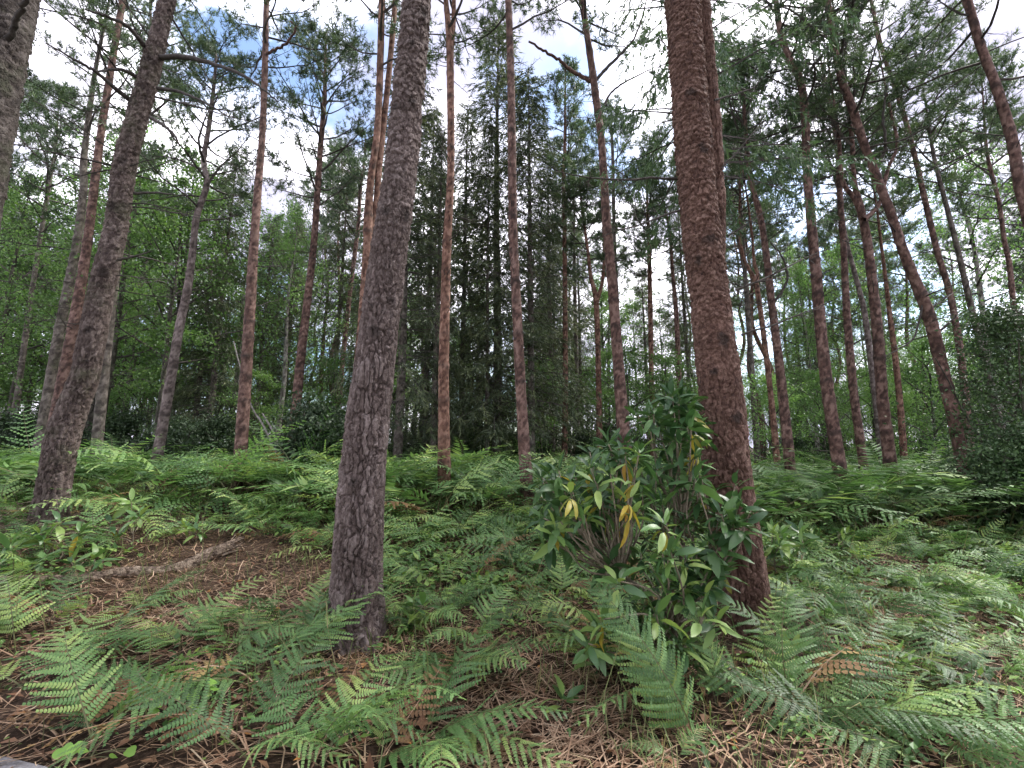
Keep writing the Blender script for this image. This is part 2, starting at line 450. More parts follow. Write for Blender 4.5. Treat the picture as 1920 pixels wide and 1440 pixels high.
# ---------------------------------------------------------------- trunks, branches, crowns
def trunk_mesh(name, P, rad, mat, near=False, fine_top=6.5, seed=0, depth=0.010, knots=(), ring=0.45, flake=0.5, seg=None, step=None):
    """One tapered trunk round the polyline P (local metres). Bark plates of near trunks are real relief."""
    P = np.asarray(P, float); rad = np.asarray(rad, float)
    tt = np.linspace(0, len(P) - 1, 4000)
    C = resample(np.column_stack([P, rad]), tt)
    s = np.concatenate([[0], np.cumsum(np.linalg.norm(np.diff(C[:, :3], axis=0), axis=1))])
    total = s[-1]
    if near:
        rows = np.concatenate([np.arange(0, min(fine_top, total), step or 0.0082), np.arange(min(fine_top, total), total, 0.12), [total]])
        nseg = seg or 152
    else:
        rows = np.concatenate([np.arange(0, min(9.0, total), step or 0.05), np.arange(min(9.0, total), total, (step or 0.05) * 2.4), [total]])
        nseg = seg or 16
    Q = np.stack([np.interp(rows, s, C[:, k]) for k in range(4)], 1)
    c, r = Q[:, :3], np.maximum(Q[:, 3], 0.004)
    T = unit(np.gradient(c, axis=0))
    X = unit(np.cross(np.array([0.0, 1.0, 0.0])[None], T)); Y = np.cross(T, X)
    if near:                                      # finer on the side that faces the clearing
        sg_ = np.arange(nseg) / nseg - 0.5; a = -math.pi / 2 + 2 * math.pi * (0.55 * sg_ + 1.8 * sg_ ** 3)
    else:
        a = np.arange(nseg) * 2 * math.pi / nseg + seed
    D = np.cos(a)[None, :, None] * X[:, None] + np.sin(a)[None, :, None] * Y[:, None]
    zb = rows
    flare = 1 + 0.42 * np.exp(-zb / 0.20)
    lob = 1 + (0.17 * np.exp(-zb / 0.26))[:, None] * np.sin(a * 5 + seed)[None]
    rr = (r * flare)[:, None] * lob
    V = c[:, None] + D * rr[..., None]
    p = V.reshape(-1, 3) + seed * 3.7
    n = len(p)
    zr = np.repeat(rows, nseg)
    if near:
        warp = np.stack([vnoise(p * 14, 1), vnoise(p * 14, 2), vnoise(p * 9, 3)], 1) - 0.5
        wf = np.stack([vnoise(p * 55, 6), vnoise(p * 55, 7), vnoise(p * 40, 8)], 1) - 0.5
        q1 = p / np.array([0.040, 0.040, 0.20]) + warp * np.array([1.1, 1.1, 1.6]) + wf * 0.28
        d1, g1, c1, o1 = worley(q1, 11 + seed)
        q2 = p / np.array([0.048, 0.048, 0.036 + 0.03 * (1 - flake)]) + warp * 0.9 + wf * 0.25
        d2, g2, c2, o2 = worley(q2, 31 + seed)
        q3 = p / np.array([0.016, 0.016, 0.034]) + warp * 0.6 + wf * 0.3
        d3, g3, c3, o3 = worley(q3, 51 + seed)
        fine = fbm(p * np.array([70, 70, 45]), 2, 81)
        h1 = smooth(0.0, 0.15, g1) * (0.75 + 0.4 * c1)
        h2 = smooth(0.0, 0.13, g2) * (0.35 + 0.8 * c2) - 0.5 * o2[:, 2] * (0.3 + c2)
        w = smooth(0.9 + 1.2 * (1 - flake), 3.0 + 2.0 * (1 - flake), zr)
        h = h1 * (1 - w) + 0.80 * h2 * w + 0.16 * smooth(0, 0.3, g3) * c3 + 0.10 * (fine - 0.5)
        disp = depth * (h - 0.6) + 0.012 * (fbm(p * 3.5, 2, 71) - 0.5)
        tint = 0.35 * (c1 * (1 - w) + c2 * w) + 0.30 * c3 + 0.7 * (fine - 0.5) + 0.175
    else:
        q2 = p / np.array([0.055, 0.055, 0.065]) + (vnoise(p * 9, 4) - 0.5)[:, None]
        d2, g2, c2, o2 = worley(q2, 7)
        disp = 0.007 * (smooth(0, 0.3, g2) * (0.4 + 0.6 * c2) - 0.5) * np.clip(np.repeat(r, nseg) / 0.09, 0.2, 1)
        tint = c2
    kn = np.zeros(n)
    th = np.tile(a, len(rows))
    if ring > 0:                                  # branch whorls: a swollen ring with scars
        rg = np.random.default_rng(100 + seed); z = rg.uniform(0.5, 1.0)
        while z < total:
            if near: break
            amp = rg.uniform(0.5, 1.0)
            b = np.exp(-((zr - z - 0.02 * np.sin(th * 2 + z * 7)) / 0.045) ** 2) * (0.45 + 0.55 * (vnoise(np.stack([np.cos(th) * 2.5, np.sin(th) * 2.5, np.full(n, z * 9)], 1), 5) > 0.5))
            disp = disp + 0.016 * amp * b * np.clip(np.repeat(r, nseg) / 0.09, 0.3, 1)
            kn = np.maximum(kn, 0.95 * amp * b)
            z += ring * rg.uniform(0.7, 1.4)
    for (kz, ka, ks) in knots:
        rad_here = np.interp(kz, rows, r)
        da = (th - ka + math.pi) % (2 * math.pi) - math.pi
        dd = np.sqrt((da * rad_here / ks) ** 2 + ((zr - kz) / (ks * 1.2)) ** 2)
        jag = 0.55 * (vnoise(p * 45, 6) - 0.5)
        kn = np.maximum(kn, 0.75 * smooth(1.2, 0.3, dd + 1.6 * jag))
        disp = disp + 0.022 * np.exp(-(dd / 1.1) ** 2) - 0.018 * np.exp(-(dd / 0.5) ** 2)
    V = V.reshape(-1, 3) + D.reshape(-1, 3) * disp[:, None]
    i, j = np.meshgrid(np.arange(len(rows) - 1), np.arange(nseg), indexing='ij'); j2 = (j + 1) % nseg
    F = np.stack([i * nseg + j, i * nseg + j2, (i + 1) * nseg + j2, (i + 1) * nseg + j], -1).reshape(-1, 4)
    mb = MB(); mb.add(V, F, 0, tint, kn)
    return mb.mesh(name, mat, True)

def wander(p0, d, L, n, bend, rg, droop=0.0):
    """a crooked twig: n+1 points from p0 along d"""
    pts = [np.asarray(p0, float)]; d = unit(np.asarray(d, float))
    for k in range(n):
        d = unit(d + rg.normal(size=3) * bend + np.array([0, 0, droop]))
        pts.append(pts[-1] + d * L / n)
    return np.array(pts)

def dead_branch(seed, twigs):
    rg = np.random.default_rng(seed); mb = MB()
    pts = wander((0, 0, 0), (1, 0, 0.05), 1.0, 8, 0.10, rg, rg.uniform(-0.05, 0.08))
    tube(mb, pts, np.linspace(0.013, 0.003, 9), 5, 0, rg.uniform(0.2, 0.8))
    for k in range(twigs):
        u = rg.uniform(0.2, 0.95); i = int(u * 8)
        p = pts[i] + (pts[i + 1] - pts[i]) * (u * 8 - i)
        d = unit(pts[i + 1] - pts[i]) * 0.8 + rg.normal(size=3) * 0.7
        q = wander(p, d, rg.uniform(0.12, 0.45) * (1.15 - u), 4, 0.16, rg)
        tube(mb, q, np.linspace(0.005, 0.0018, 5), 3, 0, rg.uniform(0.2, 0.8))
        for _ in range(2):
            e = wander(q[2], (q[3] - q[2]) * 12 + rg.normal(size=3) * 0.6, rg.uniform(0.06, 0.18), 3, 0.15, rg)
            tube(mb, e, np.linspace(0.003, 0.0012, 4), 3, 0, rg.uniform(0.2, 0.8))
    return mb.mesh('branch', M_TWIG, True)

BRANCH = [dead_branch(900 + k, [3, 5, 8, 10, 12, 14, 9, 6][k]) for k in range(8)]
STUB = [dead_branch(950 + k, 0) for k in range(2)]

def place_branch(root, mesh, p, az, el, L, thick=1.0, roll=0.0):
    M = Matrix.Translation(Vector(p)) @ Matrix.Rotation(az, 4, 'Z') @ Matrix.Rotation(-el, 4, 'Y') @ Matrix.Rotation(roll, 4, 'X') @ Matrix.Diagonal((L, L * thick, L * thick, 1))
    return obj_m('branch', mesh, root, M)

def tuft_template(n, seed, spread=(0.25, 1.25), w=0.075):
    """a brush of needles round +Z, length 1"""
    rg = np.random.default_rng(seed); V, F = [], []
    for k in range(n):
        z0 = rg.uniform(0, 0.55); az = k * 2.4 + rg.uniform(-0.4, 0.4); e = rg.uniform(*spread)
        d = np.array([math.cos(az) * math.sin(e), math.sin(az) * math.sin(e), math.cos(e)])
        s = unit(np.cross(d, rg.normal(size=3)))
        b = np.array([0, 0, z0]); L = rg.uniform(0.45, 0.75)
        V += [b - s * w, b + s * w, b + d * L]; F.append([3 * k, 3 * k + 1, 3 * k + 2])
    return np.array(V), np.array(F)
TUFT = [tuft_template(12, 40 + k, (0.2, 1.35), 0.042) for k in range(4)]

def pine_crown(name, path_at, zs, zt, rmax, nbr, seed, tufts=8, size=0.2, subs=6, bark=None, needle=None, flat=0.35):
    rg = np.random.default_rng(seed); mb = MB()
    tp, td, ts = [], [], []
    for b in range(nbr):
        u = (b + rg.uniform(0, 1)) / nbr
        z = zs + (zt - zs) * u ** 0.9
        p0 = path_at(z)
        prof = min(1.0, 0.55 + 1.6 * u) * (1 - u) ** 0.55 + 0.12
        L = rmax * prof * rg.uniform(0.6, 1.15)
        az = b * 2.399 + rg.uniform(-0.5, 0.5); el = rg.uniform(-0.05, 0.55) + 0.5 * u
        d = np.array([math.cos(az) * math.cos(el), math.sin(az) * math.cos(el), math.sin(el)])
        pts = wander(p0, d, L, 6, 0.13, rg, 0.03)
        tube(mb, pts, np.linspace(0.008 + 0.012 * L, 0.005, 7), 4, 0, rg.uniform(0.2, 0.8))
        for s_ in range(subs):
            v = 0.35 + 0.65 * (s_ + rg.uniform(0, 1)) / subs; i = min(int(v * 6), 5)
            q0 = pts[i] + (pts[i + 1] - pts[i]) * (v * 6 - i)
            fw = unit(pts[i + 1] - pts[i]); side = unit(np.cross(fw, [0, 0, 1])) * (1 if s_ % 2 else -1)
            dd = fw * rg.uniform(0.5, 1.0) + side * rg.uniform(0.3, 1.0) + np.array([0, 0, rg.uniform(-0.1, flat)])
            q = wander(q0, dd, L * rg.uniform(0.16, 0.34) + 0.12, 4, 0.16, rg, 0.05)
            tube(mb, q, np.linspace(0.008, 0.003, 5), 3, 0, rg.uniform(0.2, 0.8))
            for t_ in range(tufts):
                w_ = rg.uniform(0.3, 1.0); i2 = min(int(w_ * 4), 3)
                c = q[i2] + (q[i2 + 1] - q[i2]) * (w_ * 4 - i2)
                tp.append(c + rg.normal(size=3) * np.array([0.07, 0.07, 0.035]))
                td.append(unit(q[i2 + 1] - q[i2]) * 0.6 + rg.normal(size=3) * 0.45 + np.array([0, 0, 0.35]))
                ts.append(size * rg.uniform(0.7, 1.25))
    tp, td, ts = np.array(tp), np.array(td), np.array(ts)
    k = rg.integers(0, 4, len(tp))
    for v in range(4):
        m = k == v
        scatter(mb, TUFT[v][0], TUFT[v][1], tp[m], basis(td[m]), ts[m], 1, rg.uniform(0.05, 0.95, m.sum()))
    return mb.mesh(name, [bark or M_TWIG, needle or M_NEEDLE], False)

def spray_template(seed, n=6):
    """a hanging spray of needles along +Z, length 1"""
    rg = np.random.default_rng(seed); V, F = [], []
    for k in range(n):
        z0 = 0.75 * k / n; sd = 1 if k % 2 else -1
        d = unit(np.array([sd * rg.uniform(0.25, 0.7), rg.uniform(-0.4, 0.4), 1.0])); L = rg.uniform(0.3, 0.5)
        s = unit(np.cross(d, rg.normal(size=3))) * 0.05
        b = np.array([0, 0, z0]); V += [b - s, b + s, b + d * L]; F.append([3 * k, 3 * k + 1, 3 * k + 2])
    return np.array(V), np.array(F)
SPRAY = [spray_template(60 + k) for k in range(3)]

def spruce_crown(name, H, zs, rmax, seed, needle, gap=0.36, per=5, tw=17, hang=0.8, size=0.3):
    rg = np.random.default_rng(seed); mb = MB(); tp, td, ts = [], [], []
    z = zs
    while z < H - 0.15:
        u = (z - zs) / (H - zs)
        for b in range(per):
            L = rmax * ((1 - u) ** 0.75 * 0.95 + 0.05) * rg.uniform(0.65, 1.1)
            az = rg.uniform(0, 6.28); el = 0.05 + 0.5 * u - 0.25 * (1 - u)
            d = np.array([math.cos(az) * math.cos(el), math.sin(az) * math.cos(el), math.sin(el)])
            pts = wander((0, 0, z + rg.uniform(-0.15, 0.15)), d, L, 6, 0.05, rg, -0.045 * (1 - u))
            tube(mb, pts, np.linspace(0.006 + 0.008 * L, 0.003, 7), 3, 0, rg.uniform(0.2, 0.8))
            n = max(4, int(tw * L / rmax)); live = 0.15 if u > 0.2 else 0.45
            for k in range(n):
                v = live + (1 - live) * (k + rg.uniform(0, 1)) / n; i = min(int(v * 6), 5)
                c = pts[i] + (pts[i + 1] - pts[i]) * (v * 6 - i)
                fw = unit(pts[i + 1] - pts[i]); sd = unit(np.cross(fw, [0, 0, 1])) * (1 if k % 2 else -1)
                dd = unit(fw * 0.6 + sd * rg.uniform(0.1, 0.9) + np.array([0, 0, -hang * rg.uniform(0.3, 1.3)]))
                for m_ in range(2):
                    tp.append(c + dd * 0.2 * m_ + rg.normal(size=3) * 0.03); td.append(dd + rg.normal(size=3) * 0.2 + np.array([0, 0, -0.3 * m_])); ts.append(size * rg.uniform(0.6, 1.3))
        z += gap * rg.uniform(0.7, 1.2) * (1 - 0.4 * u)
    tp, td, ts = np.array(tp), np.array(td), np.array(ts); k = rg.integers(0, 3, len(tp))
    for v in range(3):
        m = k == v
        scatter(mb, SPRAY[v][0], SPRAY[v][1], tp[m], basis(td[m]), ts[m], 1, rg.uniform(0, 1, m.sum()))
    return mb.mesh(name, [M_TWIG, needle], False)

LEAFV = np.array([[0, 0, 0], [0.32, 0, 0.38], [0, 0.04, 1.0], [-0.32, 0, 0.38]]); LEAFF = np.array([[0, 1, 2, 3]])

def broad_crown(name, H, zs, rmax, seed, leaf, nl=16, subs=7, leaves=55, size=0.08, droop=0.0, spread=0.26, bark=None, bushy=False):
    rg = np.random.default_rng(seed); mb = MB(); tp, td, ts, tn = [], [], [], []
    for b in range(nl):
        u = (b + rg.uniform(0, 1)) / nl
        z = zs + (H - zs) * u * 0.92
        L = rmax * (0.45 + 0.9 * math.sin(math.pi * min(1, 0.2 + 0.75 * u))) * rg.uniform(0.55, 1.0) * (1 - 0.5 * u ** 3)
        az = b * 2.399 + rg.uniform(-0.6, 0.6); el = rg.uniform(0.1, 0.75) + (0.3 * u)
        d = np.array([math.cos(az) * math.cos(el), math.sin(az) * math.cos(el), math.sin(el)])
        pts = wander((0, 0, z), d, L, 6, 0.12, rg, -0.02)
        tube(mb, pts, np.linspace(0.008 + 0.012 * L, 0.004, 7), 4, 0, rg.uniform(0.2, 0.8))
        for s_ in range(subs):
            v = 0.25 + 0.75 * (s_ + rg.uniform(0, 1)) / subs; i = min(int(v * 6), 5)
            q0 = pts[i] + (pts[i + 1] - pts[i]) * (v * 6 - i)
            q = wander(q0, (pts[i + 1] - pts[i]) * 3 + rg.normal(size=3) * 0.9, L * rg.uniform(0.2, 0.45), 4, 0.15, rg, -droop * 0.25)
            tube(mb, q, np.linspace(0.007, 0.002, 5), 3, 0, rg.uniform(0.2, 0.8))
            n = int(leaves * rg.uniform(0.5, 1.4)); w = rg.uniform(0.15, 1.05, n) * 4; i2 = np.clip(w.astype(int), 0, 3)
            c = q[i2] + (q[i2 + 1] - q[i2]) * (w - i2)[:, None]
            c = c + rg.normal(size=(n, 3)) * np.array([spread, spread, spread * (0.5 + droop)]) * (0.5 + 0.4 * L / rmax) - np.array([0, 0, droop * 0.25])
            tp.append(c); td.append(rg.normal(size=(n, 3)) + np.array([0, 0, -0.35 - droop])); ts.append(size * rg.uniform(0.6, 1.25, n))
            tn.append(np.clip(rg.uniform(0.1, 0.9) * 0.6 + rg.uniform(0, 0.4, n), 0, 1))
    tp, td, ts, tn = map(np.concatenate, (tp, td, ts, tn))
    scatter(mb, LEAFV, LEAFF, tp, basis(td), ts, 1, tn)
    return mb.mesh(name, [bark or M_TWIG, leaf], False)

class Path:
    def __init__(self, P): self.P = np.asarray(P, float)
    def __call__(self, z):
        return np.array([np.interp(z, self.P[:, 2], self.P[:, 0]), np.interp(z, self.P[:, 2], self.P[:, 1]), z])

MAIN_XY = []

def lay_path(path, Y, H=None, lean=0.0):
    """world polyline and radii of a trunk seen at pixels (px, py, width) standing at depth Y"""
    pts, rad = [], []
    for (px, py, w) in path:
        p = at(px, py, Y); p = at(px, py, Y + lean * max(0, p[2]))
        fd = p[1] * CP + (p[2] - CAM_Z) * SP; u = (px - 960) / FPX
        pts.append(p); rad.append(0.5 * w * fd / FPX / math.sqrt(1 + u * u))
    d = unit(pts[1] - pts[0])
    b = pts[0].copy()
    for _ in range(12):
        b = b - d * (b[2] - (gz(b[0], b[1]) - 0.12)) / d[2]
    if b[2] < pts[0][2] - 0.1:
        pts.insert(0, b); rad.insert(0, rad[0] * 1.03)
    if H:
        d = unit(pts[-1] - pts[-2]); r0 = rad[-1]; z0 = pts[-1][2]
        while pts[-1][2] < H:
            d = unit(d + np.array([rng.normal() * 0.05, rng.normal() * 0.05, 0.12])); pts.append(pts[-1] + d * 1.0)
            rad.append(max(0.02, r0 * (1 - 0.92 * (pts[-1][2] - z0) / (H - z0 + 0.5))))
    return np.array(pts), np.array(rad)

def main_tree(name, label, Y, path, bark, H=None, crown=None, dead=None, near=None, lean=0.0, cat='pine tree', group=None, ring=0.45, seed=None, stems=(), crown_obj=None):
    """crown = (start height, reach, branches, tufts), dead = (count, from, to, shortest, longest)"""
    seed = seed if seed is not None else int(abs(path[0][0]) * 7 + Y * 13) % 997
    pts, rad = lay_path(path, Y, H, lean)
    base = pts[0].copy(); base[2] = gz(base[0], base[1])
    root = empty(name, base); tag(root, label, cat, group)
    P = pts - base
    MAIN_XY.append(base[:2])
    kw = dict(near) if near else {}
    obj('trunk', trunk_mesh(name + '_trunk', P, rad, bark, near=bool(near), seed=seed % 50, ring=ring, **kw), root)
    f = Path(P); rz = lambda z: float(np.interp(z, P[:, 2], rad))
    for (spath, Ys, sH) in stems:                  # forks: stems of their own on the same tree
        sp, sr = [], []
        for (px, py, w) in spath:
            p = at(px, py, Ys); fd = p[1] * CP + (p[2] - CAM_Z) * SP
            sp.append(p - base); sr.append(0.5 * w * fd / FPX / math.sqrt(1 + ((px - 960) / FPX) ** 2))
        if sH:
            z0, r0 = sp[-1][2], sr[-1]; d = unit(sp[-1] - sp[-2])
            while sp[-1][2] < sH:
                d = unit(d + np.array([rng.normal() * 0.05, rng.normal() * 0.05, 0.1])); sp.append(sp[-1] + d); sr.append(max(0.015, r0 * (1 - 0.9 * (sp[-1][2] - z0) / (sH - z0 + .5))))
        me = trunk_mesh(name + '_stem', sp, sr, bark, near=bool(near), seed=seed % 50 + 3, ring=0, **({**kw, 'fine_top': 3.2, 'knots': (), 'seg': 90, 'step': 0.013} if near else {}))
        obj('stem', me, root)
    rg = np.random.default_rng(seed)
    if dead:
        n, z0, z1, l0, l1 = dead
        for k in range(n):
            z = rg.uniform(z0, z1); az = rg.uniform(0, 6.28); L = rg.uniform(l0, l1)
            p = f(z) + np.array([math.cos(az), math.sin(az), 0]) * rz(z) * 0.8
            place_branch(root, BRANCH[rg.integers(0, 8)] if L > 0.35 else STUB[rg.integers(0, 2)], p, az, rg.uniform(-0.15, 0.6), L, 0.85 if L > 0.5 else 1.6, rg.uniform(0, 6.28))
    if crown:
        zs, rm, nb, tf = crown[:4]
        obj('crown', pine_crown(name + '_crown', f, zs, P[-1, 2] - 0.1, rm, nb, seed + 1, tf, *crown[4:]), root)
    return root, f, rz

def limb(root, pts_px, Y, r0, r1, base, mat=None, seg=6):
    """a large crooked limb of a tree, a part of its own"""
    pts = np.array([at(px, py, Y + dy) - base for (px, py, dy) in pts_px])
    t = np.linspace(0, len(pts) - 1, 6 * len(pts)); q = resample(pts, t)
    q = q + np.random.default_rng(int(pts_px[0][0])).normal(size=q.shape) * r1 * 0.5
    mb = MB(); tube(mb, q, np.linspace(r0, r1, len(q)), seg, 0, 0.4)
    return obj('branch', mb.mesh('limb', mat or M_TWIG, True), root)

# ---------------------------------------------------------------- the pines one can tell apart
PI = math.pi
lil, fl_, rl = main_tree('thick_pine', 'thick lilac-grey pine trunk with rough plated bark standing in the foreground', 3.4,
    [(666, 1194, 96), (671, 1048, 89), (677, 923, 84), (684, 840, 79), (702, 693, 72), (731, 460, 66), (750, 333, 61), (763, 200, 57), (773, 100, 54), (782, 0, 52)],
    M_BARK_LILAC, H=17, crown=(11, 2.2, 16, 6), lean=0.0,
    near=dict(fine_top=6.2, depth=0.027, flake=0.25, knots=[(1.22, -1.62, 0.035), (2.35, -1.5, 0.05), (2.6, -0.8, 0.03), (3.33, -1.75, 0.045), (3.35, -0.55, 0.05), (4.28, -1.95, 0.04), (4.35, -1.0, 0.045), (4.9, -1.3, 0.035), (5.25, -0.75, 0.06)]))
place_branch(lil, STUB[0], fl_(2.4) + np.array([-0.02, -rl(2.4) * 0.9, 0]), -PI / 2 - 0.2, 1.1, 0.16, 2.2)
place_branch(lil, STUB[1], fl_(3.35) + np.array([rl(3.3) * 0.8, -0.05, 0]), -0.4, 0.2, 0.1, 3.0)

rus, fr_, rr_ = main_tree('thick_pine', 'thick rust-brown flaky pine trunk rising behind the rhododendron bush', 3.6,
    [(1405, 1215, 92), (1389, 1060, 90), (1372, 960, 91), (1362, 887, 90), (1349, 720, 82), (1342, 661, 78), (1333, 578, 75), (1319, 467, 73), (1302, 300, 70), (1290, 150, 67), (1279, 0, 65)],
    M_BARK_RUST, H=17, crown=(11, 2.2, 16, 6),
    stems=[([(1332, 520, 30), (1341, 430, 33), (1338, 300, 33), (1329, 150, 31), (1316, 0, 29)], 3.76, 15)],
    near=dict(fine_top=6.2, depth=0.024, flake=0.85, knots=[(1.72, -1.4, 0.05), (2.35, -1.55, 0.06), (2.1, -2.2, 0.03), (3.2, -1.6, 0.06), (3.05, -2.3, 0.04), (4.05, -1.5, 0.05), (4.6, -1.9, 0.045), (4.2, -0.6, 0.05)]))
for (z, az, el, L, th) in [(2.55, -0.3, 0.95, 0.5, 1), (2.75, 0.1, 0.35, 0.9, 1), (2.35, 0.0, 0.25, 0.85, 0.9), (3.25, 0.2, 0.6, 0.55, 1.2), (3.9, 0.1, 0.75, 0.7, 1), (4.6, 0.3, 0.5, 0.8, 1), (4.4, PI, 0.1, 0.3, 1.6), (3.5, PI - 0.4, -0.1, 0.9, 1), (3.8, PI + 0.2, -0.2, 1.2, 0.9), (5.0, PI, 0, 0.3, 1.6)]:
    place_branch(rus, BRANCH[int(z * 10) % 8] if L > 0.4 else STUB[0], fr_(z) + np.array([math.cos(az) * rr_(z) * 0.9 + (0.12 if abs(az) < 1 else 0), 0.05, 0]), az, el, L, th)

drk, fd_, rd = main_tree('leaning_pine', 'dark grey leaning pine with deeply cracked bark rising from the twig mound', 5.6,
    [(95, 955, 66), (116, 827, 66), (138, 760, 60), (162, 693, 55), (187, 560, 51), (210, 460, 48), (222, 400, 46), (236, 300, 46), (264, 200, 41), (290, 100, 38), (314, 0, 31)],
    M_BARK_DARK, H=14, crown=(10.2, 2.3, 18, 6), dead=(16, 2.6, 8.5, 0.5, 1.6),
    near=dict(fine_top=8.8, depth=0.028, seg=84, step=0.016, flake=0.2, knots=[(2.6, -1.2, 0.06), (3.4, -1.0, 0.06), (4.3, -1.5, 0.08), (5.0, -1.0, 0.07), (5.9, -2.0, 0.07), (6.6, -1.2, 0.08)]))
bd = np.array(drk.location)
limb(drk, [(300, 108, 0), (345, 107, -.1), (390, 117, -.2), (450, 138, -.4), (490, 165, -.5), (520, 190, -.5)], 5.6, 0.04, 0.008, bd)
limb(drk, [(275, 95, 0), (262, 75, -.2), (240, 50, -.4), (205, 32, -.6), (160, 18, -.8)], 5.6, 0.04, 0.01, bd)
limb(drk, [(248, 192, 0), (215, 165, -.2), (180, 135, -.4), (140, 112, -.6), (85, 80, -.8)], 5.6, 0.035, 0.008, bd)
limb(drk, [(282, 220, 0), (310, 238, -.1), (328, 255, -.2), (338, 275, -.2)], 5.6, 0.03, 0.008, bd)
limb(drk, [(258, 145, 0), (235, 133, -.1), (210, 130, -.2), (188, 134, -.3)], 5.6, 0.028, 0.01, bd)
limb(drk, [(295, 165, 0), (335, 172, -.1), (380, 190, -.3), (430, 220, -.4)], 5.6, 0.028, 0.006, bd)
limb(drk, [(252, 363, 0), (290, 361, -.1), (330, 365, -.2)], 5.6, 0.02, 0.006, bd)
limb(drk, [(220, 487, 0), (255, 480, -.1), (285, 470, -.3)], 5.6, 0.018, 0.005, bd)

edg, fe, re_ = main_tree('edge_pine', 'large grey scaly pine trunk cut off by the top left corner', 3.0,
    [(-140, 860, 112), (-85, 560, 108), (-45, 380, 106), (-12, 180, 104), (22, 0, 104)],
    M_BARK_EDGE, H=16, crown=(10.5, 2.2, 16, 6),
    near=dict(fine_top=7.2, depth=0.018, seg=96, step=0.013, flake=0.6, knots=[(4.55, -0.3, 0.07), (4.3, -1.3, 0.06), (5.2, -0.9, 0.05), (3.4, -0.4, 0.05)]))
be = np.array(edg.location)
place_branch(edg, STUB[0], fe(4.75) + np.array([re_(4.7) * 0.6, -0.1, 0]), -0.2, 0.35, 0.16, 3.0)
limb(edg, [(15, 75, -.16), (32, 35, -.25), (48, 0, -.35), (60, -40, -.45)], 3.0, 0.022, 0.012, be)

